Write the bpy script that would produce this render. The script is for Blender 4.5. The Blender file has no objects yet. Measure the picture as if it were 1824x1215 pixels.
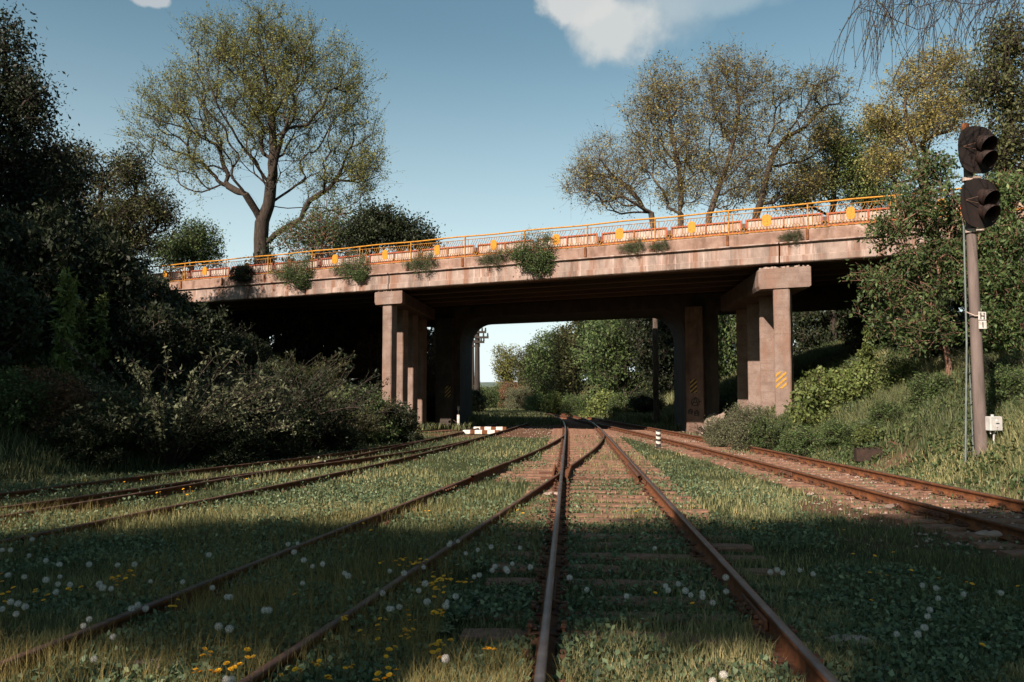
import bpy, math, random
import numpy as np
from math import sin, cos, pi, radians as R

# ------------------------------------------------------------ camera, light
sc = bpy.context.scene
col = sc.collection
F, CX, CY, HZ = 1500.0, 912.0, 607.5, 703.0
CAMZ = 1.66
TILT = math.atan((HZ - CY) / F)
cd = bpy.data.cameras.new('camera'); cam = bpy.data.objects.new('camera', cd); col.objects.link(cam)
cd.sensor_width = 36; cd.lens = 36 * F / 1824.0; cd.clip_end = 8000; cd.clip_start = 0.05
cam.location = (0, 0, CAMZ); cam.rotation_euler = (pi / 2 + TILT, 0, 0)
sc.camera = cam
SUN_AX, SUN_EL = 0.70, R(35)          # light travels towards (+0.7, +1)
SUN_ROT = math.atan2(-SUN_AX, -1.0)
w = bpy.data.worlds.new('World'); sc.world = w; w.use_nodes = True
sl = bpy.data.lights.new('sun', 'SUN'); so = bpy.data.objects.new('sun', sl); col.objects.link(so)
sl.energy = 5.0; sl.angle = R(0.5); sl.color = (1.0, 0.85, 0.71)
_n = math.hypot(SUN_AX, 1)
sdir = (-SUN_AX / _n * cos(SUN_EL), -1 / _n * cos(SUN_EL), sin(SUN_EL))
import mathutils
so.rotation_euler = mathutils.Vector(sdir).to_track_quat('Z', 'Y').to_euler()
sc.view_settings.view_transform = 'Standard'; sc.view_settings.look = 'None'
sc.view_settings.exposure = 1.15; sc.view_settings.gamma = 1.0

def P(px, py, Y):                       # point seen at pixel px,py at ground distance Y
    u = (px - CX) / F; v = (CY - py) / F
    fy = cos(TILT) - v * sin(TILT); fz = sin(TILT) + v * cos(TILT)
    t = Y / fy
    return np.array([u * t, Y, CAMZ + fz * t])
def G(px, py, z=0.0):                   # point on the level z
    u = (px - CX) / F; v = (CY - py) / F
    fy = cos(TILT) - v * sin(TILT); fz = sin(TILT) + v * cos(TILT)
    t = (z - CAMZ) / fz
    return np.array([u * t, fy * t, z])

nt = w.node_tree; nt.nodes.clear()
out = nt.nodes.new('ShaderNodeOutputWorld'); bg = nt.nodes.new('ShaderNodeBackground')
sky = nt.nodes.new('ShaderNodeTexSky'); sky.sky_type = 'NISHITA'; sky.sun_disc = False
sky.sun_elevation = SUN_EL; sky.sun_rotation = SUN_ROT
sky.air_density = 1.0; sky.dust_density = 0.6; sky.ozone_density = 1.2
bg.inputs['Strength'].default_value = 0.050
tint = nt.nodes.new('ShaderNodeMix'); tint.data_type = 'RGBA'; tint.blend_type = 'MULTIPLY'; tint.inputs[0].default_value = 1
nt.links.new(sky.outputs[0], tint.inputs[6]); tint.inputs[7].default_value = (1.06, 1.22, 1.0, 1)
tc = nt.nodes.new('ShaderNodeTexCoord')
last = tint.outputs[2]
sepd = nt.nodes.new('ShaderNodeSeparateXYZ'); nt.links.new(tc.outputs['Generated'], sepd.inputs[0])
hzr = nt.nodes.new('ShaderNodeMapRange'); nt.links.new(sepd.outputs[2], hzr.inputs[0])
hzr.inputs[1].default_value = 0.42; hzr.inputs[2].default_value = 0.0; hzr.inputs[3].default_value = 0; hzr.inputs[4].default_value = 1.0
hzp = nt.nodes.new('ShaderNodeMath'); hzp.operation = 'POWER'; nt.links.new(hzr.outputs[0], hzp.inputs[0]); hzp.inputs[1].default_value = 1.6
hzm = nt.nodes.new('ShaderNodeMix'); hzm.data_type = 'RGBA'; hy = nt.nodes.new('ShaderNodeMapRange'); hy.interpolation_type = 'SMOOTHSTEP'; nt.links.new(sepd.outputs[1], hy.inputs[0]); hy.inputs[1].default_value = 0.1; hy.inputs[2].default_value = 0.8
hm = nt.nodes.new('ShaderNodeMath'); hm.operation = 'MULTIPLY'; nt.links.new(hzp.outputs[0], hm.inputs[0]); nt.links.new(hy.outputs[0], hm.inputs[1])
nt.links.new(hm.outputs[0], hzm.inputs[0]); nt.links.new(last, hzm.inputs[6]); hzm.inputs[7].default_value = (8.2, 9.1, 9.6, 1)
last = hzm.outputs[2]
def cloud(last, px, py, rx, ry, bright, nscale, seed, soft=0.45):
    c = P(px, py, 10.0) - np.array([0, 0, CAMZ]); c = c / np.linalg.norm(c)
    s = nt.nodes.new('ShaderNodeVectorMath'); s.operation = 'SUBTRACT'
    nt.links.new(tc.outputs['Generated'], s.inputs[0]); s.inputs[1].default_value = tuple(c)
    m = nt.nodes.new('ShaderNodeVectorMath'); m.operation = 'MULTIPLY'
    nt.links.new(s.outputs[0], m.inputs[0]); m.inputs[1].default_value = (F / rx, F / rx, F / ry)
    ln = nt.nodes.new('ShaderNodeVectorMath'); ln.operation = 'LENGTH'; nt.links.new(m.outputs[0], ln.inputs[0])
    no = nt.nodes.new('ShaderNodeTexNoise'); no.inputs['Scale'].default_value = nscale; no.inputs['Detail'].default_value = 7
    no.inputs['Roughness'].default_value = 0.55
    ad0 = nt.nodes.new('ShaderNodeVectorMath'); ad0.operation = 'ADD'; ad0.inputs[1].default_value = (seed, seed, 0)
    nt.links.new(tc.outputs['Generated'], ad0.inputs[0]); nt.links.new(ad0.outputs[0], no.inputs['Vector'])
    a = nt.nodes.new('ShaderNodeMath'); a.operation = 'MULTIPLY_ADD'
    nt.links.new(no.outputs[0], a.inputs[0]); a.inputs[1].default_value = -1.9; nt.links.new(ln.outputs['Value'], a.inputs[2])
    mr = nt.nodes.new('ShaderNodeMapRange'); mr.interpolation_type = 'SMOOTHSTEP'
    nt.links.new(a.outputs[0], mr.inputs[0]); mr.inputs[1].default_value = 0.0; mr.inputs[2].default_value = -soft
    mr.inputs[3].default_value = 0; mr.inputs[4].default_value = bright[3]
    mx = nt.nodes.new('ShaderNodeMix'); mx.data_type = 'RGBA'
    nt.links.new(mr.outputs[0], mx.inputs[0]); nt.links.new(last, mx.inputs[6]); mx.inputs[7].default_value = (*bright[:3], 1)
    return mx.outputs[2]
last = cloud(last, 1300, -5, 120, 36, (4.0, 5.0, 5.5, .6), 12, 3.3, 0.6)
last = cloud(last, 1195, 30, 100, 72, (4.2, 5.0, 5.4, .75), 11, 1.7, 0.9)
last = cloud(last, 1090, 42, 105, 70, (6.0, 6.2, 6.1, .9), 13, 5.1, 0.55)
last = cloud(last, 1030, 8, 75, 42, (6.2, 6.3, 6.2, .9), 15, 2.1, 0.4)
last = cloud(last, 262, -2, 38, 14, (5.6, 5.8, 5.9, .7), 26, 7.7, 0.4)
nt.links.new(last, bg.inputs['Color']); nt.links.new(bg.outputs[0], out.inputs[0])

# ------------------------------------------------------------ helpers
rng = np.random.default_rng(7)
random.seed(7)

def tag(o, label=None, cat=None, group=None, kind=None):
    if label: o['label'] = label
    if cat: o['category'] = cat
    if group: o['group'] = group
    if kind: o['kind'] = kind
    return o
def empty(name, loc=(0, 0, 0), rz=0, label=None, cat=None, group=None):
    o = bpy.data.objects.new(name, None); col.objects.link(o)
    o.location = loc; o.rotation_euler = (0, 0, rz); o.empty_display_size = .2
    return tag(o, label, cat, group)
def link(name, me, parent=None):
    o = bpy.data.objects.new(name, me); col.objects.link(o)
    if parent is not None: o.parent = parent
    return o
def npmesh(name, V, Fc, mats, smooth=False, mi=None, attr=None):
    """V (n,3), Fc (m,k) all same size k"""
    me = bpy.data.meshes.new(name)
    V = np.asarray(V, dtype=np.float32); Fc = np.asarray(Fc, dtype=np.int32)
    m, k = Fc.shape
    me.vertices.add(len(V)); me.vertices.foreach_set('co', V.ravel())
    me.loops.add(m * k); me.loops.foreach_set('vertex_index', Fc.ravel())
    me.polygons.add(m); me.polygons.foreach_set('loop_start', np.arange(m, dtype=np.int32) * k)
    me.polygons.foreach_set('loop_total', np.full(m, k, dtype=np.int32))
    if smooth: me.polygons.foreach_set('use_smooth', np.ones(m, dtype=bool))
    for mm in mats: me.materials.append(mm)
    if mi is not None: me.polygons.foreach_set('material_index', np.asarray(mi, dtype=np.int32))
    me.update(calc_edges=True)
    if attr is not None:
        a = me.attributes.new('rnd', 'FLOAT', 'FACE'); a.data.foreach_set('value', np.asarray(attr, dtype=np.float32))
    return me

class MB:
    def __init__(s): s.v = []; s.f = []; s.m = []; s.cur = 0; s.sm = []
    def add(s, vs, fs, smooth=False):
        b = len(s.v); s.v += [tuple(map(float, p)) for p in vs]
        for f in fs: s.f.append(tuple(b + i for i in f)); s.m.append(s.cur); s.sm.append(smooth)
    def box(s, c, d, M=None, rz=0, bev=0):
        x, y, z = d[0] / 2, d[1] / 2, d[2] / 2
        if bev <= 0:
            vs = [(sx * x, sy * y, sz * z) for sz in (-1, 1) for sx, sy in ((-1, -1), (1, -1), (1, 1), (-1, 1))]
            fs = [(3, 2, 1, 0), (4, 5, 6, 7), (0, 1, 5, 4), (1, 2, 6, 5), (2, 3, 7, 6), (3, 0, 4, 7)]
        else:
            b = bev; vs = []
            def ring(xx, yy, zz, bb):
                return [(-xx + bb, -yy, zz), (xx - bb, -yy, zz), (xx, -yy + bb, zz), (xx, yy - bb, zz), (xx - bb, yy, zz), (-xx + bb, yy, zz), (-xx, yy - bb, zz), (-xx, -yy + bb, zz)]
            vs = ring(x - b, y - b, -z, b * .3) + ring(x, y, -z + b, b) + ring(x, y, z - b, b) + ring(x - b, y - b, z, b * .3)
            fs = [tuple(range(7, -1, -1)), tuple(range(24, 32))]
            for k in range(3):
                for i in range(8):
                    j = (i + 1) % 8; fs.append((k * 8 + i, k * 8 + j, k * 8 + 8 + j, k * 8 + 8 + i))
        cr, sr = cos(rz), sin(rz)
        o = []
        for a, b_, c_ in vs:
            q = np.array([a * cr - b_ * sr + c[0], a * sr + b_ * cr + c[1], c_ + c[2]])
            o.append(M(q) if M else q)
        s.add(o, fs)
    def tube(s, pts, r, n=8, cap=True, smooth=True):
        pts = [np.array(p, float) for p in pts]
        if not hasattr(r, '__len__'): r = [r] * len(pts)
        vs = []; prev = None
        for i, p in enumerate(pts):
            d = pts[min(i + 1, len(pts) - 1)] - pts[max(i - 1, 0)]; d = d / (np.linalg.norm(d) + 1e-9)
            ref = np.array([0, 0, 1.]) if abs(d[2]) < .95 else np.array([0, 1., 0])
            if prev is not None: a = prev - d * prev.dot(d); a = a / (np.linalg.norm(a) + 1e-9)
            else: a = np.cross(ref, d); a /= np.linalg.norm(a)
            prev = a; b = np.cross(d, a)
            for k in range(n):
                t = 2 * pi * k / n; vs.append(p + (a * cos(t) + b * sin(t)) * r[i])
        fs = [(i * n + k, i * n + (k + 1) % n, (i + 1) * n + (k + 1) % n, (i + 1) * n + k) for i in range(len(pts) - 1) for k in range(n)]
        s.add(vs, fs, smooth)
        if cap: 
            m = len(pts) - 1
            s.add([vs[k] for k in range(n)][::-1] , [tuple(range(n))]); s.add([vs[m * n + k] for k in range(n)], [tuple(range(n))])
    def sphere(s, c, r, nu=10, nv=6, sc_=(1, 1, 1)):
        vs = []; fs = []
        for j in range(nv + 1):
            for i in range(nu):
                a = 2 * pi * i / nu; b = pi * j / nv
                vs.append((c[0] + r * sc_[0] * sin(b) * cos(a), c[1] + r * sc_[1] * sin(b) * sin(a), c[2] + r * sc_[2] * cos(b)))
        for j in range(nv):
            for i in range(nu):
                fs.append((j * nu + i, (j + 1) * nu + i, (j + 1) * nu + (i + 1) % nu, j * nu + (i + 1) % nu))
        s.add(vs, fs, True)
    def mesh(s, name, mats):
        me = bpy.data.meshes.new(name); me.from_pydata(s.v, [], s.f)
        for m in (mats if isinstance(mats, (list, tuple)) else [mats]): me.materials.append(m)
        me.polygons.foreach_set('material_index', s.m); me.polygons.foreach_set('use_smooth', s.sm)
        me.update(); return me
    def build(s, name, mats, parent=None, **kw):
        o = link(name, s.mesh(name, mats), parent)
        return tag(o, **kw) if kw else o

# ------------------------------------------------------------ materials
def newmat(name):
    m = bpy.data.materials.new(name); m.use_nodes = True; t = m.node_tree; t.nodes.clear()
    o = t.nodes.new('ShaderNodeOutputMaterial'); return m, t, o
def nd(t, typ, **kw):
    n = t.nodes.new(typ)
    for k, v in kw.items():
        if k in n.inputs: n.inputs[k].default_value = v
        else: setattr(n, k, v)
    return n
def ramp(t, fac, stops):
    r = t.nodes.new('ShaderNodeValToRGB'); el = r.color_ramp.elements
    while len(el) < len(stops): el.new(0.5)
    for e, (p, c) in zip(el, stops): e.position = p; e.color = (*c, 1) if len(c) == 3 else c
    t.links.new(fac, r.inputs[0]); return r.outputs[0]
def mixc(t, fac, a, b, mode='MIX'):
    m = t.nodes.new('ShaderNodeMix'); m.data_type = 'RGBA'; m.blend_type = mode
    for s, v in ((0, fac), (6, a), (7, b)):
        if isinstance(v, bpy.types.NodeSocket): t.links.new(v, m.inputs[s])
        else: m.inputs[s].default_value = v if s == 0 else ((*v, 1) if len(v) == 3 else v)
    return m.outputs[2]
def noise(t, vec, scale, detail=5, rough=.6, stretch=None, dist=0):
    if stretch is not None:
        mp = t.nodes.new('ShaderNodeMapping'); mp.inputs['Scale'].default_value = stretch
        t.links.new(vec, mp.inputs[0]); vec = mp.outputs[0]
    n = t.nodes.new('ShaderNodeTexNoise'); n.inputs['Scale'].default_value = scale
    n.inputs['Detail'].default_value = detail; n.inputs['Roughness'].default_value = rough; n.inputs['Distortion'].default_value = dist
    t.links.new(vec, n.inputs['Vector']); return n.outputs[0]
def bump(t, h, strength, dist=.02):
    b = t.nodes.new('ShaderNodeBump'); b.inputs['Strength'].default_value = strength; b.inputs['Distance'].default_value = dist
    t.links.new(h, b.inputs['Height']); return b.outputs[0]
def surf(name, stops, scale=3, rough=.85, bmp=.4, bscale=40, metallic=0, stretch=None, stains=None, coord='Object', spec=.3, bdist=.01):
    m, t, o = newmat(name)
    tcn = t.nodes.new('ShaderNodeTexCoord'); v = tcn.outputs[coord]
    c = ramp(t, noise(t, v, scale, 8, .65, stretch), stops)
    if stains:
        for (sscale, sstr, lo, hi, scol, amt) in stains:
            f = ramp(t, noise(t, v, sscale, 7, .65, sstr), [(lo, (0, 0, 0)), (hi, (amt, amt, amt))])
            c = mixc(t, f, c, scol)
    p = t.nodes.new('ShaderNodeBsdfPrincipled'); t.links.new(c, p.inputs['Base Color'])
    p.inputs['Roughness'].default_value = rough; p.inputs['Metallic'].default_value = metallic
    p.inputs['Specular IOR Level'].default_value = spec
    t.links.new(bump(t, noise(t, v, bscale, 6, .7), bmp, bdist), p.inputs['Normal'])
    t.links.new(p.outputs[0], o.inputs[0]); return m
def leafmat(name, stops, transl=.35, rough=.55, objvar=.25):
    m, t, o = newmat(name)
    a = nd(t, 'ShaderNodeAttribute', attribute_name='rnd')
    c = ramp(t, a.outputs['Fac'], stops)
    oi = t.nodes.new('ShaderNodeObjectInfo')
    hs = t.nodes.new('ShaderNodeHueSaturation'); t.links.new(c, hs.inputs['Color'])
    mr = t.nodes.new('ShaderNodeMapRange'); t.links.new(oi.outputs['Random'], mr.inputs[0]); mr.inputs[3].default_value = 1 - objvar; mr.inputs[4].default_value = 1 + objvar
    t.links.new(mr.outputs[0], hs.inputs['Value'])
    p = t.nodes.new('ShaderNodeBsdfPrincipled'); t.links.new(hs.outputs[0], p.inputs['Base Color'])
    p.inputs['Roughness'].default_value = rough; p.inputs['Specular IOR Level'].default_value = .25
    tr = t.nodes.new('ShaderNodeBsdfTranslucent'); t.links.new(hs.outputs[0], tr.inputs[0])
    mx = t.nodes.new('ShaderNodeMixShader'); mx.inputs[0].default_value = transl
    t.links.new(p.outputs[0], mx.inputs[1]); t.links.new(tr.outputs[0], mx.inputs[2]); t.links.new(mx.outputs[0], o.inputs[0])
    return m

CONC = surf('concrete', [(.25, (0.1619, 0.1143, 0.0973)), (.5, (0.2429, 0.1820, 0.1566)), (.75, (0.3238, 0.2539, 0.2243))], 1.6, .9, .5, 30,
            stains=[(2.6, (1, 1, .07), .48, .60, (.17, .075, .042), .7), (1.3, (1, 1, .22), .50, .62, (.095, .07, .06), .65), (5, (1, 1, .08), .55, .64, (.46, .36, .32), .5), (60, (1, 1, 1), .60, .68, (.10, .07, .06), .7)])
CURB = surf('curb_concrete', [(.25, (0.1275, 0.0765, 0.0595)), (.5, (0.2125, 0.1360, 0.1062)), (.75, (0.3060, 0.2125, 0.1785))], 2.5, .95, .8, 25,
            stains=[(3.0, (1, 1, .25), .50, .66, (.10, .06, .04), .7), (1.3, (1, 1, 1), .62, .68, (.45, .36, .32), .6)])
SOFF = surf('board_marked_soffit', [(.3, (.025, .016, .011)), (.55, (.07, .045, .028)), (.75, (.12, .08, .05))], 1.4, .95, .5, 20, stretch=(.25, 6, 1))  # board marks; base tone darkened to deepen the shade underneath
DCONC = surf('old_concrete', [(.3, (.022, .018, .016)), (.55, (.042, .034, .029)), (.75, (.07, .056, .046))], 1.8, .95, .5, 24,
             stains=[(2.0, (1, 1, .15), .5, .7, (.07, .05, .04), .6)])  # old concrete, tone darkened further to stand in for shade under the deck
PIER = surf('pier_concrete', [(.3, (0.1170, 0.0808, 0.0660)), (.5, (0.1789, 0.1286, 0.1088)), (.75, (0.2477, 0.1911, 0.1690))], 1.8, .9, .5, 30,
            stains=[(2.0, (1, 1, .2), .48, .62, (.17, .09, .06), .6), (1.6, (.3, .3, 7), .54, .62, (.12, .08, .065), .45), (22, (1, 1, 1), .56, .62, (.13, .075, .06), .8)])
MPIER = surf('shade_toned_pier_concrete', [(.3, (0.0803, 0.0491, 0.0378)), (.5, (0.1323, 0.0832, 0.0662)), (.75, (0.1890, 0.1276, 0.1040))], 1.8, .9, .5, 30, stains=[(2.0, (1, 1, .2), .50, .68, (.05, .03, .024), .7)])  # darker copy of the pier tone, imitating shade on the pilaster
CAPM = surf('shaded_cap_concrete', [(.3, (.035, .024, .019)), (.5, (.07, .048, .038)), (.75, (.11, .076, .06))], 1.8, .9, .5, 30)  # darker pier tone for the cap sides; shade put into the colour
ASPH = surf('asphalt', [(.3, (.035, .035, .035)), (.7, (.07, .068, .065))], 6, .95, .4, 60)
RUST = surf('rusty_steel', [(.25, (0.0468, 0.0158, 0.0072)), (.5, (0.1224, 0.0418, 0.0144)), (.78, (0.2160, 0.0828, 0.0288))], 9, .85, .5, 60, stains=[(3, (1, 1, 1), .55, .7, (.05, .02, .012), .5)])
RUSTD = surf('dark_rusty_steel', [(.25, (.035, .016, .010)), (.5, (.085, .036, .02)), (.78, (.15, .062, .03))], 9, .8, .5, 60)
STEEL = surf('worn_rail_head', [(.3, (.07, .05, .045)), (.6, (.13, .115, .115)), (.8, (.20, .18, .17))], 5, .40, .2, 90, metallic=.65, stretch=(1, 1, 1), spec=.5)
RHEAD = surf('rusty_rail_head', [(.3, (0.0425, 0.0221, 0.0153)), (.55, (0.0935, 0.0510, 0.0357)), (.8, (0.1530, 0.0892, 0.0638))], 7, .6, .3, 70, metallic=.2)
WOOD = surf('sleeper_wood', [(.3, (.075, .040, .028)), (.55, (.17, .090, .06)), (.8, (.27, .16, .11))], 4, .95, .8, 30, stretch=(2, 14, 4))
YEL = surf('yellow_paint', [(.30, (0.1530, 0.0540, 0.0135)), (.48, (0.3780, 0.1620, 0.0135)), (.75, (0.5040, 0.2430, 0.0180))], 14, .6, .3, 60)
YELR = surf('rusty_yellow_paint', [(.35, (.13, .05, .02)), (.55, (.32, .15, .025)), (.75, (.44, .22, .03))], 10, .75, .3, 60)
DISC = surf('yellow_disc_paint', [(.33, (0.0808, 0.0323, 0.0081)), (.45, (0.4037, 0.1615, 0.0065)), (.8, (0.5006, 0.2342, 0.0081))], 22, .6, .3, 60)
REDP = surf('red_paint', [(.3, (0.1350, 0.0300, 0.0150)), (.6, (0.3450, 0.0750, 0.0338)), (.8, (0.4125, 0.1200, 0.0675))], 12, .65, .3, 60)
WHTP = surf('white_sheet_paint', [(.3, (0.1870, 0.1275, 0.1020)), (.5, (0.3570, 0.2975, 0.2635)), (.8, (0.4675, 0.4080, 0.3740))], 5, .7, .3, 40, stretch=(1, 1, .3), stains=[(9, (1, 1, .2), .48, .62, (.20, .09, .05), .6)])
DPOST = surf('dark_post', [(.3, (.05, .03, .025)), (.7, (.13, .08, .06))], 8, .8, .3, 40)
BARK = surf('bark', [(.3, (.014, .010, .008)), (.55, (.038, .027, .021)), (.8, (.08, .060, .048))], 5, .95, 1.0, 14, stretch=(3, 3, .6), bdist=.04)
BARKG = surf('light_bark', [(.3, (.035, .026, .020)), (.55, (.085, .062, .048)), (.8, (.16, .125, .10))], 5, .95, 1.0, 14, stretch=(3, 3, .6), bdist=.03)
BARKR = surf('reddish_bark', [(.3, (.09, .05, .035)), (.55, (.20, .11, .08)), (.8, (.30, .18, .13))], 5, .95, .6, 14, stretch=(3, 3, .6))
POLEW = surf('signal_post_concrete', [(.3, (0.0765, 0.0585, 0.0522)), (.55, (0.1350, 0.1035, 0.0945)), (.8, (0.1890, 0.1530, 0.1395))], 3, .9, .4, 40, stretch=(2, 2, .3))
DKWOOD = surf('dark_pole_wood', [(.3, (.018, .014, .012)), (.7, (.05, .04, .035))], 3, .95, .4, 30, stretch=(2, 2, .3))
SIGB = surf('rusted_signal_plate', [(.35, (.006, .004, .004)), (.6, (.014, .008, .007)), (.8, (.045, .018, .011))], 3.5, .75, .4, 40, stretch=(1, 1, .5))
SIGH = surf('rusted_hood', [(.35, (.008, .004, .003)), (.6, (.022, .010, .007)), (.8, (.07, .032, .02))], 8, .75, .4, 40)
BLACK = surf('black_lens', [(.3, (.004, .004, .004)), (.7, (.01, .01, .01))], 6, .2, .1, 40, spec=.5)
GREY = surf('grey_box_paint', [(.3, (0.2880, 0.2800, 0.2720)), (.6, (0.4160, 0.4080, 0.4000)), (.8, (0.4640, 0.4560, 0.4480))], 5, .55, .2, 50, stains=[(8, (1, 1, .3), .58, .72, (.25, .15, .09), .5)])
GRNM = surf('grey_green_metal', [(.3, (.07, .085, .085)), (.7, (.14, .165, .16))], 5, .55, .2, 50)
WHITE = surf('white_paint', [(.35, (.35, .31, .28)), (.6, (.62, .58, .55))], 9, .7, .2, 50)
BLK = surf('black_paint', [(.3, (.010, .010, .010)), (.7, (.03, .028, .026))], 5, .8, .2, 50)
YPAINT = surf('hazard_yellow', [(.3, (0.2170, 0.1116, 0.0248)), (.5, (0.3410, 0.1860, 0.0310)), (.8, (0.3844, 0.2232, 0.0434))], 14, .85, .3, 50)
YPAINT2 = surf('faded_hazard_yellow', [(.3, (.20, .12, .05)), (.6, (.36, .23, .07))], 14, .85, .3, 50)
STONE = surf('rubble_stone', [(.3, (0.1760, 0.1200, 0.0960)), (.6, (0.3040, 0.2320, 0.2000)), (.8, (0.4000, 0.3200, 0.2880))], 6, .95, .8, 20)

# ------------------------------------------------------------ terrain
def xl(Y): return np.interp(Y, [-40, 0, 8, 13, 18, 28, 34, 42, 50, 60, 80, 100, 150, 300], [-17, -15, -13, -11.2, -8.3, -5.0, -4.6, -4.6, -4.6, -6.5, -9, -11, -20, -80])
def xr(Y): return np.interp(Y, [-40, 0, 14, 30, 38, 48, 60, 80, 110, 150, 220, 300], [9.5, 8.9, 8.0, 7.5, 8.5, 8.6, 8.2, 6.6, 3.6, -2, -16, -40])
_g = rng.random((8, 64, 64)); SLY = []
def vnoise(x, y, s, k=0):
    x = np.asarray(x) / s + 137.3 * (k + 1); y = np.asarray(y) / s + 71.7 * (k + 1)
    xi = np.floor(x).astype(int); yi = np.floor(y).astype(int); fx = x - xi; fy = y - yi
    fx = fx * fx * (3 - 2 * fx); fy = fy * fy * (3 - 2 * fy)
    g = _g[k % 8]; a = g[xi % 64, yi % 64]; b = g[(xi + 1) % 64, yi % 64]; c = g[xi % 64, (yi + 1) % 64]; d = g[(xi + 1) % 64, (yi + 1) % 64]
    return (a * (1 - fx) + b * fx) * (1 - fy) + (c * (1 - fx) + d * fx) * fy
def h(X, Y):
    X = np.asarray(X, float); Y = np.asarray(Y, float)
    capr = np.interp(Y, [-40, 45, 60, 400], [6.4, 6.4, 4.6, 3.0]); capl = np.interp(Y, [-40, 48, 66, 400], [6.4, 6.0, 4.5, 4])
    sr = np.maximum(0, X - xr(Y)); sl_ = np.maximum(0, xl(Y) - X)
    zr = capr * (1 - np.exp(-(sr * .78 - .35 * (1 - np.exp(-sr * 1.2))) / capr)); zl = capl * (1 - np.exp(-(sl_ * .72 - .35 * (1 - np.exp(-sl_))) / capl))
    side = np.clip((sr + sl_) / 1.5, 0, 1)
    n = (vnoise(X, Y, 1.7, 0) - .5) * .30 * side + (vnoise(X, Y, .6, 1) - .5) * (.035 + .12 * side) + (vnoise(X, Y, 7, 2) - .5) * (.9 * np.clip((sr + sl_ - 3) / 6, 0, 1))
    return zr + zl + n - .01
def axis(lo, hi, fine_lo, fine_hi, step, grow=1.12):
    a = list(np.arange(fine_lo, fine_hi, step)); s = step
    while a[-1] < hi: s *= grow; a.append(a[-1] + s)
    s = step
    while a[0] > lo: s *= grow; a.insert(0, a[0] - s)
    return np.array(a)
gx = axis(-2500, 2500, -14, 16, .22); gy = axis(-200, 4500, 1, 46, .28)
GX, GY = np.meshgrid(gx, gy); GZ = h(GX, GY)
V = np.stack([GX, GY, GZ], -1).reshape(-1, 3)
ni, nj = GX.shape; ii = np.arange(ni * nj).reshape(ni, nj)
Fq = np.stack([ii[:-1, :-1], ii[:-1, 1:], ii[1:, 1:], ii[1:, :-1]], -1).reshape(-1, 4)
m, t, o = newmat('earth_and_turf')
gm = t.nodes.new('ShaderNodeNewGeometry'); v = gm.outputs['Position']
n1 = noise(t, v, .55, 6, .6); n2 = noise(t, v, 9, 8, .7); n3 = noise(t, v, 60, 6, .7)
grassc = ramp(t, n2, [(.3, (.018, .024, .010)), (.55, (.045, .055, .022)), (.75, (.085, .085, .035))])
dirtc = ramp(t, n3, [(.3, (.05, .026, .016)), (.5, (.115, .060, .038)), (.72, (.21, .125, .09))])
att = nd(t, 'ShaderNodeAttribute', attribute_name='bare')
f1 = t.nodes.new('ShaderNodeMath'); f1.operation = 'ADD'; t.links.new(att.outputs['Fac'], f1.inputs[0]); t.links.new(n1, f1.inputs[1])
f2 = ramp(t, f1.outputs[0], [(.62, (0, 0, 0)), (.78, (1, 1, 1))])
p = t.nodes.new('ShaderNodeBsdfPrincipled'); t.links.new(mixc(t, f2, grassc, dirtc), p.inputs['Base Color']); p.inputs['Roughness'].default_value = 1; p.inputs['Specular IOR Level'].default_value = .1
t.links.new(bump(t, n3, .9, .03), p.inputs['Normal']); t.links.new(p.outputs[0], o.inputs[0]); GROUND = m

# track centre lines (Y, X)
TR = {
 'main': [(-6, .17), (4.4, .90), (17.5, 1.80), (30, 2.65), (40, 3.28), (50, 3.72), (58, 3.75), (70, 3.25), (84, 2.2), (105, .2), (134, -3.6), (170, -11), (220, -27)],
 'branch': [(-6, -4.6), (0, -3.2), (4.7, -2.2), (8, -1.55), (12, -.75), (18.5, .52), (24, 1.55), (29, 2.33), (33, 2.83), (36, 3.03)],
 'yard': [(-4, -9.6), (3, -8.0), (8.6, -6.35), (11.8, -5.55), (13.7, -5.05), (16.8, -4.3), (20, -3.6), (25, -2.75), (33, -1.65), (42, -.45), (51, .6), (60, 1.6), (70, 2.2)],
 'siding': [(-2, -12.6), (8, -9.2), (13.3, -7.3), (15.7, -6.45), (17.8, -5.65), (20, -4.75), (23, -3.7), (27, -2.65), (31, -1.95)],
 'right': [(-4, 6.75), (9, 6.42), (14, 6.32), (20, 6.22), (28, 5.98), (36, 5.6), (44, 5.15), (52, 4.65), (60, 4.2), (68, 3.6)],
}
def catmull(pts, step=.25):
    pts = [np.array([x, y], float) for y, x in pts]
    P_ = [2 * pts[0] - pts[1]] + pts + [2 * pts[-1] - pts[-2]]
    o_ = []
    for i in range(1, len(P_) - 2):
        n = max(2, int(np.linalg.norm(P_[i + 1] - P_[i]) / step))
        for k in range(n):
            t_ = k / n; a, b, c, d = P_[i - 1:i + 3]
            o_.append(.5 * (2 * b + (c - a) * t_ + (2 * a - 5 * b + 4 * c - d) * t_ ** 2 + (3 * b - 3 * c + d - a) * t_ ** 3))
    o_.append(P_[-2]); return np.array(o_)
PATH = {k: catmull(v_) for k, v_ in TR.items()}
def trackdist(X, Y, which):
    c = PATH[which]; xc = np.interp(Y, c[:, 1], c[:, 0]); return np.abs(X - xc)
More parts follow.
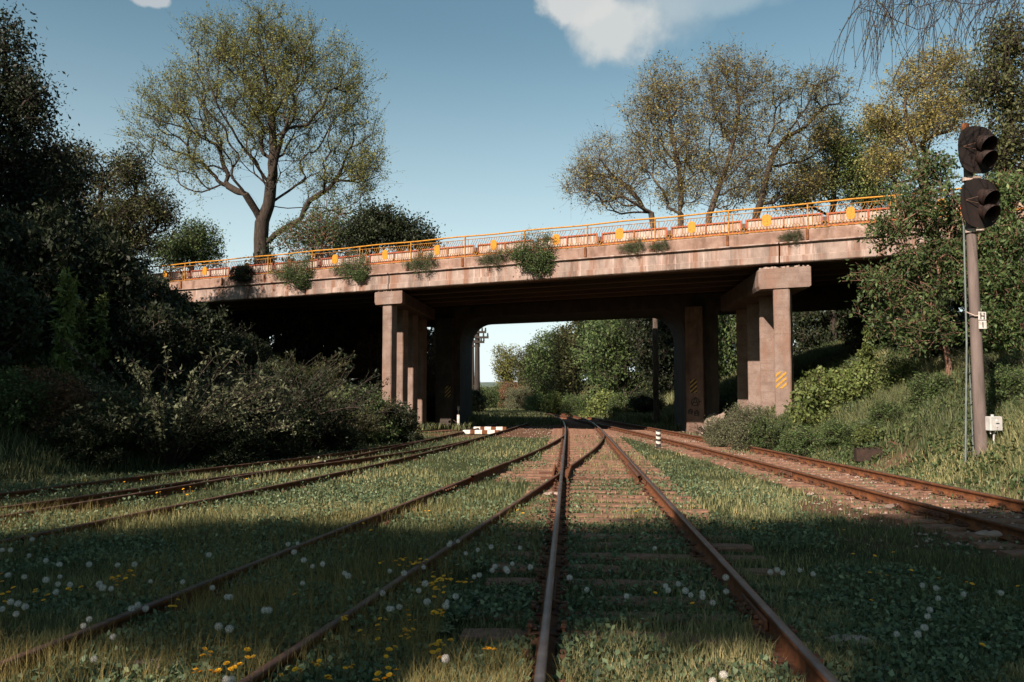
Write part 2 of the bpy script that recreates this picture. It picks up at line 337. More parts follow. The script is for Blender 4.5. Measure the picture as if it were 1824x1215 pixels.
def bare(X, Y):
    b = np.zeros_like(X, dtype=float)
    dE = trackdist(X, Y, 'right'); b = np.maximum(b, .42 * np.clip(1.7 - dE, 0, 1))
    dm = trackdist(X, Y, 'main'); b = np.maximum(b, .08 * np.clip(1.3 - dm, 0, 1) * np.clip((Y - 12) / 12, .0, 1))
    b = np.maximum(b, .55 * np.clip((Y - 32) / 3, 0, 1) * np.clip(1 - np.abs(X - 2) / 9, 0, 1) * np.clip((48 - Y) / 4, 0, 1))
    b = np.maximum(b, .30 * np.exp(-((X - 4.6) / 1.4) ** 2 - ((Y - 11.5) / 2.5) ** 2))
    b = np.maximum(b, .34 * np.exp(-((X - 8.3) / 1.0) ** 2 - ((Y - 19) / 2.0) ** 2))
    b = np.maximum(b, .34 * np.exp(-((X - 7.9) / .8) ** 2 - ((Y - 14) / 1.8) ** 2))
    return b * (Y < 75)
me = npmesh('ground', V, Fq, [GROUND], smooth=True)
a = me.attributes.new('bare', 'FLOAT', 'POINT'); a.data.foreach_set('value', bare(V[:, 0], V[:, 1]).astype(np.float32))
tag(link('ground', me), kind='structure')

# far hills
HILL = surf('hill_woods', [(.3, (.05, .07, .06)), (.7, (.11, .14, .12))], .02, 1, .2, .1)
hb = MB(); xs = np.linspace(-1400, 900, 90)
top = 16 + 9 * vnoise(xs, xs * 0, 180, 3) + 4 * vnoise(xs, xs * 0, 40, 4)
vs = []
for x, tz in zip(xs, top): vs += [(x, 1250, -2), (x, 1330, tz), (x, 1500, tz * .8), (x, 1700, -2)]
hb.add(vs, [(i * 4 + k, (i + 1) * 4 + k, (i + 1) * 4 + k + 1, i * 4 + k + 1) for i in range(len(xs) - 1) for k in range(3)], True)
hb.build('hills', HILL, kind='structure')

# ------------------------------------------------------------ tracks
GA = .76
def rail_mesh(name, line, head, base=0.0, z0=0.0):
    # rail cross-section (x across, z up), head first
    S = [(-.062, 0), (.062, 0), (.062, .012), (.011, .030), (.010, .118), (.028, .128), (.030, .156), (.021, .165), (-.021, .165), (-.030, .156), (-.028, .128), (-.010, .118), (-.011, .030), (-.062, .012)]
    n = len(S); line = np.asarray(line); m_ = len(line)
    d = np.gradient(line, axis=0); d /= np.linalg.norm(d, axis=1)[:, None]; nx = np.stack([d[:, 1], -d[:, 0]], 1)
    V_ = np.zeros((m_, n, 3))
    for k, (a_, z_) in enumerate(S):
        V_[:, k, :2] = line + nx * a_; V_[:, k, 2] = z_ + z0
    idx = np.arange(m_ * n).reshape(m_, n)
    fs = []; mi_ = []
    for k in range(n):
        k2 = (k + 1) % n
        fs.append(np.stack([idx[:-1, k], idx[1:, k], idx[1:, k2], idx[:-1, k2]], 1)); mi_ += [1 if k in (6, 7, 8) else 0] * (m_ - 1)
    me_ = npmesh(name, V_.reshape(-1, 3), np.concatenate(fs), [RUST if head != STEEL else RUST, head], mi=mi_)
    return me_
def offs(path, d):
    g = np.gradient(path, axis=0); g /= np.linalg.norm(g, axis=1)[:, None]
    return path + np.stack([g[:, 1], -g[:, 0]], 1) * d
def clip(line, y0, y1): return line[(line[:, 1] >= y0) & (line[:, 1] <= y1)]
def wobbly_box(seed, L, W, T):
    r_ = random.Random(seed); nx_ = 14; vs = []; 
    for i in range(nx_ + 1):
        x = -L / 2 + L * i / nx_
        e = (r_.random() - .5) * .02
        for y, z in ((-W / 2 + (r_.random() - .5) * .02, -T), (-W / 2 + (r_.random() - .5) * .025, -.015), (-W / 2 + .02, r_.random() * .01), (W / 2 - .02, r_.random() * .01), (W / 2 + (r_.random() - .5) * .025, -.015), (W / 2, -T)):
            vs.append((x + (e if i in (0, nx_) else 0), y, z))
    fs = [(i * 6 + k, (i + 1) * 6 + k, (i + 1) * 6 + k + 1, i * 6 + k + 1) for i in range(nx_) for k in range(5)]
    fs += [tuple(range(5, -1, -1)), tuple(nx_ * 6 + k for k in range(6))]
    b = MB(); b.add(vs, fs); return b.mesh('sleeper', WOOD)
SLP = {L: [wobbly_box(i * 7 + int(L * 10), L, .24, .12) for i in range(3)] for L in (2.7, 3.4, 4.3)}
cb = MB(); cb.box((0, 0, .008), (.30, .17, .016), bev=.004)
for sx in (-1, 1):
    for sy in (-1, 1):
        cb.tube([(sx * .115, sy * .05, .016), (sx * .115, sy * .05, .055)], .014, 6); cb.box((sx * .115, sy * .05, .062), (.036, .036, .018))
    cb.box((sx * .095, 0, .035), (.055, .09, .018), bev=.004)
CHAIR = cb.mesh('rail_chair', RUSTD)
jb = MB()
for s_ in (-1, 1):
    jb.box((s_ * .032, 0, .075), (.026, .80, .075), bev=.008)
    for yy in (-.32, -.19, -.06, .06, .19, .32):
        jb.tube([(s_ * .045, yy, .075), (s_ * .075, yy, .075)], .017, 6)
JOINT = jb.mesh('fishplate', RUSTD)
def track(key, label, head, y0, y1, sp, smax, lens, rails=(-1, 1), zs=.012, joints=(), rz0=.02):
    t_ = empty('railway_track', (0, 0, 0), 0, label, 'railway track', 'railway tracks in the grass')
    p_ = PATH[key]
    for s_ in rails:
        ln = clip(offs(p_, s_ * GA), y0, y1); o_ = link('rail', rail_mesh('rail', ln, head, z0=rz0), t_)
    d = np.linalg.norm(np.diff(p_, axis=0), axis=1); cum = np.concatenate([[0], np.cumsum(d)])
    r_ = random.Random(hash(key) % 99 if False else len(key) * 13); s0 = .2; k = 0
    while s0 < cum[-1] and k < 98:
        x = np.interp(s0, cum, p_[:, 0]); y = np.interp(s0, cum, p_[:, 1])
        if y > smax: break
        if y > max(y0, 2.2):
            x2 = np.interp(s0 + .2, cum, p_[:, 0]); y2 = np.interp(s0 + .2, cum, p_[:, 1])
            ang = math.atan2(y2 - y, x2 - x) - pi / 2
            if key == 'main': SLY.append(y)
            L, sh = lens(y); zo = zs + r_.uniform(-.012, .012)
            o_ = link('sleeper', SLP[L][k % 3], t_); o_.location = (x + sh * cos(ang), y + sh * sin(ang), zo); o_.rotation_euler = (0, r_.uniform(-.008, .008), ang + r_.uniform(-.02, .02))
            for s_ in rails:
                c_ = link('rail_chair', CHAIR, o_); c_.location = (s_ * GA - sh, 0, .012)
            k += 1
        s0 += sp * r_.uniform(.93, 1.07) * (1 if y < 40 else 1.0)
    for (yy, s_) in joints:
        ln = offs(p_, s_ * GA); i = int(np.argmin(abs(ln[:, 1] - yy))); dd = ln[i + 1] - ln[i]
        o_ = link('fishplate', JOINT, t_); o_.location = (ln[i][0], ln[i][1], .02); o_.rotation_euler = (0, 0, math.atan2(dd[1], dd[0]) - pi / 2)
    return t_
def lmain(y): return (3.4, -.35) if 16 < y < 21 else ((2.7, 0))
track('main', 'main track with dark worn rails running straight from the foreground under the bridge', STEEL, -6, 220, .58, 60, lmain, zs=.022, joints=((6.3, 1), (15.4, 1), (6.8, -1)))
track('branch', 'half buried rusty branch track crossing the left rail of the main track', RHEAD, -6, 35.8, .60, 30, lambda y: (2.7, -.05) if y < 16 else (2.7, -.2), joints=((17.0, -1), (14.2, -1)), zs=-.05, rz0=-.035)
track('yard', 'dark rusty track curving in from the left edge below the bushes', RHEAD, -4, 70, .62, 50, lambda y: (2.7, 0), zs=-.06, rz0=-.05)
track('siding', 'leftmost track merging beside the dark left bushes', RHEAD, -2, 30.6, .64, 24, lambda y: (2.7, 0), zs=-.06, rz0=-.05)
track('right', 'rightmost track with orange rusty rails and exposed sleepers', RHEAD, -4, 67, .55, 52, lambda y: (2.7, 0), zs=.03, joints=((11.2, -1), (21, 1), (17, -1), (27, 1), (24, -1)))
# frog where the branch's right rail meets the main track's left rail
fr = MB(); mc = PATH['main']; bc = PATH['branch']
ml = offs(mc, -GA); br = offs(bc, GA)
yy = np.linspace(12, 34, 400); dx = np.interp(yy, ml[:, 1], ml[:, 0]) - np.interp(yy, br[:, 1], br[:, 0])
yf = yy[int(np.argmin(abs(dx)))]; xf = float(np.interp(yf, ml[:, 1], ml[:, 0]))
frog = empty('rail_crossing', (xf, yf, 0), 0, 'rusty crossing casting where two rails meet in front of the bridge', 'rail crossing')
fr.add([(-.04, -1.1, .13), (.04, -1.1, .13), (.19, .9, .13), (-.05, .9, .13), (-.04, -1.1, .02), (.04, -1.1, .02), (.19, .9, .02), (-.05, .9, .02)], [(0, 1, 2, 3), (0, 4, 5, 1), (1, 5, 6, 2), (3, 2, 6, 7), (0, 3, 7, 4)])
fr.build('frog_block', RUST, frog)
for s_, x0, x1 in ((-1, -.17, -.10), (1, .14, .30)):
    g = MB(); g.box((0, 0, .08), (.045, 2.2, .15), bev=.01); o_ = g.build('wing_rail', RUST, frog); o_.location = (x0 + .02, .2, .0); o_.rotation_euler = (0, 0, -.07 if s_ < 0 else -.10)
for s_ in (-1, 1):
    pl = MB(); pl.box((0, 0, .03), (.9, .2, .03), bev=.005); o_ = pl.build('base_plate', RUSTD, frog); o_.location = (0, s_ * .55, .01)
for dst, key, nm in ((1.0, 'main', 'inside the right rail of the main track'), (-1.0, 'branch', 'inside the left rail of the branch track')):
    ln = clip(offs(PATH[key], (GA - .10) * dst), yf - 1.6, yf + 1.7)
    o_ = link('check_rail', rail_mesh('check_rail', ln, RHEAD, z0=.02)); tag(o_, 'short rusty check rail bolted ' + nm, 'check rail', 'check rails')

# ------------------------------------------------------------ bridge
BU = np.array([.8944, -.4472, 0]); BV = np.array([.4472, .8944, 0]); BO = np.array([0, 32.5, 0])
def B(q): return BO + BU * q[0] + BV * q[1] + np.array([0, 0, q[2]])
BRZ = math.atan2(BU[1], BU[0])
def uX(px, v_=0.):                     # u of the point at pixel column px on the line v=v_
    k = (px - CX) / F; c0 = BO + BV * v_
    # X = k*Y*(~1)
    return (k * c0[1] - c0[0]) / (BU[0] - k * BU[1])
SH = -.40                              # skew of the supports, du per dv
bridge = empty('road_bridge', tuple(BO), BRZ, 'weathered pink grey concrete road bridge spanning the railway tracks', 'bridge')
def bb(name, mats, mb_, parent=bridge, **kw): return mb_.build(name, mats, parent, **kw)
U0, U1 = -30, 27
jo = [uX(690), uX(1392)]
edges = [U0, -13.6] + jo + [U1]
def prism_u(profile, u0, u1, n=1, jit=0):      # profile list of (v,z), extruded along u
    b = MB(); k = len(profile); us = np.linspace(u0, u1, n + 1); vs = []
    for u in us:
        for (v_, z_) in profile: vs.append((u, v_ + (random.random() - .5) * jit, z_ + (random.random() - .5) * jit))
    fs = [(i * k + j, i * k + (j + 1) % k, (i + 1) * k + (j + 1) % k, (i + 1) * k + j) for i in range(n) for j in range(k)]
    fs += [tuple(range(k))[::-1], tuple(n * k + j for j in range(k))]
    b.add(vs, fs); return b
FB, FT = 6.06, 6.76
FP = [(.40, FB), (.03, FB), (0, FB + .03), (0, FB + .225), (.06, FB + .26), (.06, FB + .63), (-.04, FB + .66), (-.03, FT), (.40, FT)]
for i in range(4):
    b = prism_u(FP, edges[i] + .025, edges[i + 1] - .025, 40, .008); bb('edge_beam', CONC, b)
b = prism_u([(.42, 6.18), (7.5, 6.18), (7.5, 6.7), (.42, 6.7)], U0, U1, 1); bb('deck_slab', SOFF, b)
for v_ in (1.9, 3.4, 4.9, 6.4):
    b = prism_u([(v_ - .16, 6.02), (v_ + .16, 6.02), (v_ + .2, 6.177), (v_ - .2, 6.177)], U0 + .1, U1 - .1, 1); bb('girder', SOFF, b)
b = prism_u([(1.3, 6.704), (12.2, 6.704), (12.2, 6.78), (1.3, 6.78)], U0, U1, 1); bb('road_surface', ASPH, b)
b = prism_u([(.10, 6.762), (.62, 6.762), (.62, 7.14), (.60, 7.16), (.13, 7.16), (.10, 7.13)], U0, U1, 220, .022); bb('kerb_wall', CURB, b)
b = prism_u([(.66, 6.762), (1.28, 6.762), (1.28, 6.98), (.66, 6.98)], U0, U1, 1); bb('footway', CURB, b)
b = prism_u([(12.3, 6.2), (12.9, 6.2), (12.9, 7.1), (12.3, 7.1)], U0, U1, 1); bb('kerb_wall', CURB, b)
# skewed supports
def support(ucap, wcap, z0c, z1c, ncol, wcol, name):
    b = MB(); v0, v1 = .10, 7.4; hw = wcap / 2; bv = .03
    def pt(u, v_, z_): return (ucap + u + SH * (v_ - .1), v_, z_)
    pr = [(-hw, z0c + .12), (-hw + .05, z0c), (hw - .05, z0c), (hw, z0c + .05), (hw, z1c - .03), (hw - .04, z1c), (-hw + .05, z1c), (-hw, z1c - .04)]
    k = len(pr); vv = [v0, v0 + .03] + list(np.linspace(.6, v1, 12)); vs = []
    for i, v_ in enumerate(vv):
        q = .97 if i == 0 else 1
        for (u, z_) in pr: vs.append(pt(u * q, v_, (z_ - (z0c + z1c) / 2) * q + (z0c + z1c) / 2 + (random.random() - .5) * .012))
    fs = [(i * k + j, (i + 1) * k + j, (i + 1) * k + (j + 1) % k, i * k + (j + 1) % k) for i in range(len(vv) - 1) for j in range(k)]
    fs += [tuple(range(k)), tuple((len(vv) - 1) * k + j for j in range(k))[::-1]]
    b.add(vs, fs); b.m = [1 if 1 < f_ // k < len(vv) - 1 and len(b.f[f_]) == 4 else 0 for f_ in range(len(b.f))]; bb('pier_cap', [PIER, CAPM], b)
    for i in range(9):                                   # bearing blocks and rubble on the cap
        g = MB()
        v_ = .35 + i * .85; q = pt(-hw * .5, v_, 0); g.box((q[0], v_, (z1c + 6.0) / 2), (.35, .3, 6.02 - z1c), bev=.02)
        q = pt(hw * .5, v_, 0); g.box((q[0], v_, (z1c + 6.0) / 2), (.35, .3, 6.02 - z1c), bev=.02)
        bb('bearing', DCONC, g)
    g = MB()
    for i in range(40):
        q = pt(random.uniform(-hw * .9, hw * .9), .14 + random.random() * .15, z1c + .015); g.box(q, (random.uniform(.04, .13), random.uniform(.04, .1), random.uniform(.03, .09)), rz=random.random() * 3)
    bb('rubble', STONE, g)
    for i in range(ncol):
        v_ = .42 + i * (6.4 / (ncol - 1)); q = pt(0, v_, 0)
        g = MB(); n = 14; wz = wcol / 2; vs = []
        for j in range(n + 1):
            z_ = -.4 + (z0c - .002 + .4) * j / n
            c = .035
            for (x, y) in ((-wz + c, -wz), (wz - c, -wz), (wz, -wz + c), (wz, wz - c), (wz - c, wz), (-wz + c, wz), (-wz, wz - c), (-wz, -wz + c)):
                vs.append((q[0] + x + (random.random() - .5) * .008, v_ + y + (random.random() - .5) * .008, z_))
        g.add(vs, [(j * 8 + a_, j * 8 + (a_ + 1) % 8, (j + 1) * 8 + (a_ + 1) % 8, (j + 1) * 8 + a_) for j in range(n) for a_ in range(8)])
        bb('column', PIER, g)
    return pt
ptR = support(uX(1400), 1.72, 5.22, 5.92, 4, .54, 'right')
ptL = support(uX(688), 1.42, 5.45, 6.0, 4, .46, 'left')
# older rigid frame behind with rounded corners
ZB = 5.60
LW0, LW1 = uX(774, 8.1), uX(818, 8.1); RW0, RW1 = uX(1222, 8.1), uX(1253, 8.1)
def arc(cx_, cz_, r, a0, a1, n=8): return [(cx_ + r * cos(a0 + (a1 - a0) * i / n), cz_ + r * sin(a0 + (a1 - a0) * i / n)) for i in range(n + 1)]
r1, r2 = 1.25, .45
RWx = RW0 + 1.5
prof = [(U0, 6.2), (U0, ZB)]
prof += [(LW0 - r2, ZB)] + arc(LW0 - r2, ZB - r2, r2, pi / 2, 0) + [(LW0, -.4), (LW1, -.4)]
prof += arc(LW1 + r1, ZB - r1, r1, pi, pi / 2) + arc(RW0 - r1, ZB - r1, r1, pi / 2, 0) + [(RW0, -.4), (RWx, -.4)]
prof += arc(RWx + r2, ZB - r2, r2, pi, pi / 2) + [(U1, ZB), (U1, 6.2)]
g = MB(); k = len(prof); vv = [8.35, 12.75]; vs = []
for v_ in vv:
    for (u, z_) in prof: vs.append((u + (SH * (v_ - 8.1) if -20 < u < 20 else 0), v_, z_))
g.add(vs, [(j, (j + 1) % k, k + (j + 1) % k, k + j)[::-1] for j in range(k)] + [tuple(range(k))[::-1], tuple(k + j for j in range(k))])
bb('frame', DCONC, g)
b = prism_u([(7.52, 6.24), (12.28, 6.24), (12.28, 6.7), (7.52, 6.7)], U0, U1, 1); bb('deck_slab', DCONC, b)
def pilaster(u0, u1, mat_):
    g = MB(); n = 20; vs = []
    for j in range(n + 1):
        z_ = -.4 + (ZB + .38) * j / n
        for (x, y) in ((u0 + .03, 8.0), (u1 - .03, 8.0), (u1, 8.03), (u1 - .0, 8.348), (u0, 8.348), (u0, 8.03)):
            vs.append((x + (random.random() - .5) * .006, y + (random.random() - .5) * .006 if y < 8.2 else y, z_))
    g.add(vs, [(j * 6 + a_, j * 6 + (a_ + 1) % 6, (j + 1) * 6 + (a_ + 1) % 6, (j + 1) * 6 + a_) for j in range(n) for a_ in range(6)]); return bb('pilaster', mat_, g)
pilR = pilaster(RW0, RW1 + .02, MPIER); pilL = pilaster(LW0 + .1, LW1 - .35, DCONC)
# abutment and concrete slope paving
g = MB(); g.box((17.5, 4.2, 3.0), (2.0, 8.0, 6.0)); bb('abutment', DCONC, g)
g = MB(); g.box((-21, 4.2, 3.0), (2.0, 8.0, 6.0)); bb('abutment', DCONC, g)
# hazard stripes & scrawls: thin painted sheets 5 mm proud
def stripes(parent, u0, u1, v_, z0, z1, mat_, n=4, slope=.55, back=None, wid=.5):
    g = MB(); H = (z1 - z0) / n; W = u1 - u0; rise = W * slope * 1.6
    if back is not None:
        q = MB(); q.add([(u0, v_ + .001, z0), (u1, v_ + .001, z0), (u1, v_ + .001, z1), (u0, v_ + .001, z1)], [(0, 1, 2, 3)]); bb('hazard_marking', back, q, parent)
    for i in range(-3, n + 1):
        za = z0 + i * H; pts = [(u0, za), (u1, za + rise), (u1, za + rise + H * wid), (u0, za + H * wid)]
        # clip to the panel
        def clipz(pts, zc, keep_above):
            o_ = []
            for a_, b_ in zip(pts, pts[1:] + pts[:1]):
                ia = (a_[1] >= zc) == keep_above; ib = (b_[1] >= zc) == keep_above
                if ia: o_.append(a_)
                if ia != ib: tt = (zc - a_[1]) / (b_[1] - a_[1]); o_.append((a_[0] + (b_[0] - a_[0]) * tt, zc))
            return o_
        pts = clipz(pts, z0, True)
        if len(pts) > 2: pts = clipz(pts, z1, False)
        if len(pts) > 2: g.add([(p_[0], v_ - .003, p_[1]) for p_ in pts], [tuple(range(len(pts)))])
    bb('hazard_stripe', mat_, g, parent)
def zat(px, py, v_):
    u = uX(px, v_); q = B((u, v_, 0)); return P(px, py, q[1])[2]
uc = uX(1236, 8.1)
stripes(bridge, uX(1229, 8.0), uX(1241, 8.0), 7.992, zat(1235, 700, 8), zat(1235, 676, 8), YPAINT2, 3, back=BLK)
stripes(bridge, uX(793, 8.0), uX(803, 8.0), 7.992, zat(797, 708, 8), zat(797, 688, 8), YPAINT2, 3, back=BLK)
cq = ptR(0, .42, 0); stripes(bridge, cq[0] - .23, cq[0] + .12, .42 - .27 - .009, zat(1395, 692, .15), zat(1395, 662, .15), YPAINT, 3)
def scrawl(uc, zc, r, extra):
    g = MB()
    pts = [(uc + r * cos(a_) * random.uniform(.92, 1.06), 7.99, zc + r * sin(a_) * random.uniform(.92, 1.06)) for a_ in np.linspace(.4, 2 * pi + .7, 22)]
    def ln(a_, b_, w_=.016):
        a_ = np.array(a_); b_ = np.array(b_); d = b_ - a_; n_ = np.array([-d[2], 0, d[0]]); n_ = n_ / np.linalg.norm(n_) * w_
        g.add([a_ - n_, b_ - n_, b_ + n_, a_ + n_], [(0, 1, 2, 3)])
    for a_, b_ in zip(pts, pts[1:]): ln(a_, b_)
    ln((uc - r * 1.0, 7.987, zc - r * 1.1), (uc + r * .05, 7.987, zc + r * 1.25)); ln((uc + r * .05, 7.987, zc + r * 1.25), (uc + r * .75, 7.987, zc - r * 1.35)); ln((uc - r * 1.3 * extra, 7.985, zc - r * .35), (uc + r * 1.5 * extra, 7.985, zc + r * .12))
    bb('scrawled_letter', BLK, g)
scrawl(uX(1238, 8), zat(1238, 716, 8), .17, 1); scrawl(uX(1229, 8), zat(1229, 733, 8), .10, .7); scrawl(uX(1240, 8), zat(1240, 736, 8), .11, .7)

# railing -----------------------------------------------------------------
railing = empty('bridge_railing', tuple(BO + np.array([0, 0, 7.16])), BRZ, 'yellow rusty pipe railing with yellow oval plates along the bridge edge', 'railing')
def rb(name, mats, mb_, parent=railing):
    mb_.v = [(p_[0], p_[1], p_[2] - 7.16) for p_ in mb_.v]; return mb_.build(name, mats, parent)
dl = sorted([uX(x) for x in (1521, 1368, 1232, 1101, 986, 873, 771, 677, 587, 505, 428)])
sp_ = 2.68
dl = [dl[0] - sp_ * 3, dl[0] - sp_ * 2, dl[0] - sp_] + dl; 
while dl[-1] < U1 - 2: dl.append(dl[-1] + sp_)
RV = .30; RT = 8.05
posts = [(a_ + b_) / 2 for a_, b_ in zip(dl, dl[1:])]
b = MB(); b.tube([(u, RV, RT + .012 * sin(u * 1.7)) for u in np.arange(posts[0], posts[-1] + .1, .6)], .03, 8); rb('top_rail', YEL, b)
for u in posts:
    b = MB(); b.box((u, RV, (6.85 + RT) / 2), (.05, .05, RT - 6.85), bev=.006); rb('post', YELR, b)
    b = MB(); b.box((u, .095, 6.97), (.09, .10, .36), bev=.01); rb('post_bracket', RUST, b)
for i, (a_, c_) in enumerate(zip(posts, posts[1:])):
    x0, x1 = a_ + .14, c_ - .14; zb, zt = 7.23, RT - .13
    b = MB()
    b.tube([(a_ + .02, RV, zt), (c_ - .02, RV, zt - .01)], .014, 6); b.tube([(a_ + .02, RV, zb), (c_ - .02, RV, zb)], .022, 6)
    b.tube([(x0, RV, zb), (x0, RV, zt)], .016, 6); b.tube([(x1, RV, zb), (x1, RV, zt)], .016, 6)
    rb('panel_frame', YELR, b)
    b = MB(); n = 22
    for j in range(1, n):
        u = x0 + (x1 - x0) * j / n; u2 = u + (x1 - x0) / n * .95; e = random.uniform(-.012, .012)
        if random.random() < .04: continue
        b.tube([(u, RV, zb), (u2, RV - .01, zb + .13), (u + .01 + e, RV, zb + .20), (u + .01 + e, RV, zt - .22), (u2, RV + .01, zt - .06), (u2, RV, zt)], .011, 5, cap=False)
        b.tube([(u + .01, RV, zb + .19), (u - (x1 - x0) / n * .9, RV + .012, zb + .04)], .010, 5, cap=False)
    rb('panel_bars', YELR if i > 4 else RUSTD, b)
for k_, u in enumerate(dl[1:-1]):
    b = MB(); n = 26; zc = 7.60; jx = random.uniform(.13, .155); pts = []
    for j in range(n):
        t_ = 2 * pi * j / n; c_, s_ = cos(t_), sin(t_)
        pts.append((jx * np.sign(c_) * abs(c_) ** .62 * random.uniform(.97, 1.03), .205 * np.sign(s_) * abs(s_) ** .62 * random.uniform(.97, 1.03)))
    vs = [(u + x, RV - .035, zc + z_) for x, z_ in pts] + [(u + x, RV - .020, zc + z_) for x, z_ in pts]
    b.add(vs, [tuple(range(n)), tuple(range(2 * n - 1, n - 1, -1))] + [(j, n + j, n + (j + 1) % n, (j + 1) % n) for j in range(n)])
    rb('oval_plate', RUST if k_ == 3 else DISC, b)
# crash barrier behind ----------------------------------------------------
barrier = empty('crash_barrier', tuple(BO + np.array([0, 0, 6.98])), BRZ, 'white corrugated metal barrier framed in red behind the yellow railing', 'barrier')
def rbb(name, mats, mb_, dz=0):
    mb_.v = [(p_[0], p_[1], p_[2] - 6.98) for p_ in mb_.v]; return mb_.build(name, mats, barrier)
BVV = 1.15; w_ = 2.72; u = -26.0; bp = uX(1195, BVV); u = bp - w_ * 13
while u < U1 - 3:
    b = MB(); b.box((u, BVV - .03, 7.3), (.13, .14, .84), bev=.01); rbb('barrier_post', DPOST, b)
    x0, x1 = u + .10, u + w_ - .10; zt = 7.83 + random.uniform(-.015, .015)
    b = MB(); n = 44; vs = []
    for j in range(n + 1):
        uu = x0 + (x1 - x0) * j / n; vv_ = BVV - .01 + (.010 if j % 2 else 0)
        vs += [(uu, vv_, 7.17), (uu, vv_, zt)]
    b.add(vs, [(2 * j, 2 * j + 2, 2 * j + 3, 2 * j + 1) for j in range(n)]); rbb('corrugated_sheet', WHTP, b)
    b = MB()
    for z_ in (zt, 7.42, 7.17): b.box(((x0 + x1) / 2, BVV - .035, z_), (x1 - x0, .035, .05 if z_ != 7.36 else .045))
    for uu in (x0, (x0 + x1) / 2, x1): b.box((uu, BVV - .037, (7.17 + zt) / 2), (.05, .03, zt - 7.17 + .03))
    rbb('red_frame', REDP, b); u += w_

# ------------------------------------------------------------ vegetation engine
LEAF = {
 'spring': leafmat('spring_leaves', [(0, (.06, .068, .018)), (.5, (.15, .155, .042)), (1, (.26, .25, .07))], .40),
 'yellow': leafmat('yellow_buds', [(0, (.08, .072, .024)), (.5, (.20, .17, .05)), (1, (.34, .28, .085))], .35),
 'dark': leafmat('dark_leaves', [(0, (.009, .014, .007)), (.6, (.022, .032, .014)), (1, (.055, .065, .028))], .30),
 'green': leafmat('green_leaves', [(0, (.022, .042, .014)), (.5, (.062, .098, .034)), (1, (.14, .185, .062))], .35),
 'fresh': leafmat('fresh_leaves', [(0, (.05, .075, .018)), (.5, (.12, .155, .045)), (1, (.21, .23, .08))], .35),
 'grey': leafmat('grey_green_leaves', [(0, (.045, .055, .028)), (.5, (.10, .115, .06)), (1, (.19, .19, .11))], .30),
 'olive': leafmat('olive_leaves', [(0, (.026, .032, .012)), (.5, (.058, .066, .024)), (1, (.13, .125, .048))], .35),
 'red': leafmat('reddish_leaves', [(0, (.10, .045, .030)), (.5, (.17, .085, .045)), (1, (.22, .16, .07))], .35),
}
def unit(a_): return a_ / (np.linalg.norm(a_, axis=-1, keepdims=True) + 1e-9)
def skeleton(limbs, targets, bf=.35, seg=.5, sag=0., r=None):
    N = len(targets) * 12 + sum(len(l) for l in limbs) * 4 + 100
    pos = np.zeros((N, 3)); par = np.full(N, -1); pl = np.zeros(N); dr = np.zeros((N, 3)); n = 0
    for L in limbs:
        L = np.asarray(L, float); start = 0
        if n == 0: pos[0] = L[0]; dr[0] = unit(L[1] - L[0]); n = 1; prev = 0; start = 1
        else: prev = int(np.argmin(np.linalg.norm(pos[:n] - L[0], axis=1))); start = 1
        # densify with catmull
        Q = np.vstack([pos[prev], L[1:]]); Q2 = [Q[0]]
        PP = np.vstack([2 * Q[0] - Q[1], Q, 2 * Q[-1] - Q[-2]])
        for i in range(1, len(PP) - 2):
            m_ = max(1, int(np.linalg.norm(PP[i + 1] - PP[i]) / seg))
            for k in range(1, m_ + 1):
                t_ = k / m_; a_, b_, c_, d_ = PP[i - 1:i + 3]
                Q2.append(.5 * (2 * b_ + (c_ - a_) * t_ + (2 * a_ - 5 * b_ + 4 * c_ - d_) * t_ ** 2 + (3 * b_ - 3 * c_ + d_ - a_) * t_ ** 3))
        for q in Q2[1:]:
            pos[n] = q + r.normal(0, seg * .05, 3); par[n] = prev; pl[n] = pl[prev] + np.linalg.norm(q - pos[prev]); dr[n] = unit(pos[n] - pos[prev]); prev = n; n += 1
    n0 = n; ends = []
    order = np.argsort(np.linalg.norm(targets - pos[max(0, n0 - 1)] * 0 - pos[0], axis=1) + r.random(len(targets)) * seg * 2)
    for ti in order:
        t_ = targets[ti]; d = np.linalg.norm(pos[:n] - t_, axis=1); i = int(np.argmin(d + bf * pl[:n])); L = d[i]
        if L < seg * .2: continue
        m_ = min(10, max(2, int(L / seg) + 1)); p0 = pos[i]; c = p0 + dr[i] * L * .35 + np.array([0, 0, sag * L])
        prev = i
        for k in range(1, m_ + 1):
            s_ = k / m_; q = (1 - s_) ** 2 * p0 + 2 * s_ * (1 - s_) * c + s_ ** 2 * t_ + r.normal(0, L * .025, 3)
            if n >= N: break
            pos[n] = q; par[n] = prev; pl[n] = pl[prev] + np.linalg.norm(q - pos[prev]); dr[n] = unit(q - pos[prev]); prev = n; n += 1
        ends.append(prev)
        if n > N - 15: break
    return pos[:n], par[:n], dr[:n], np.array(ends)
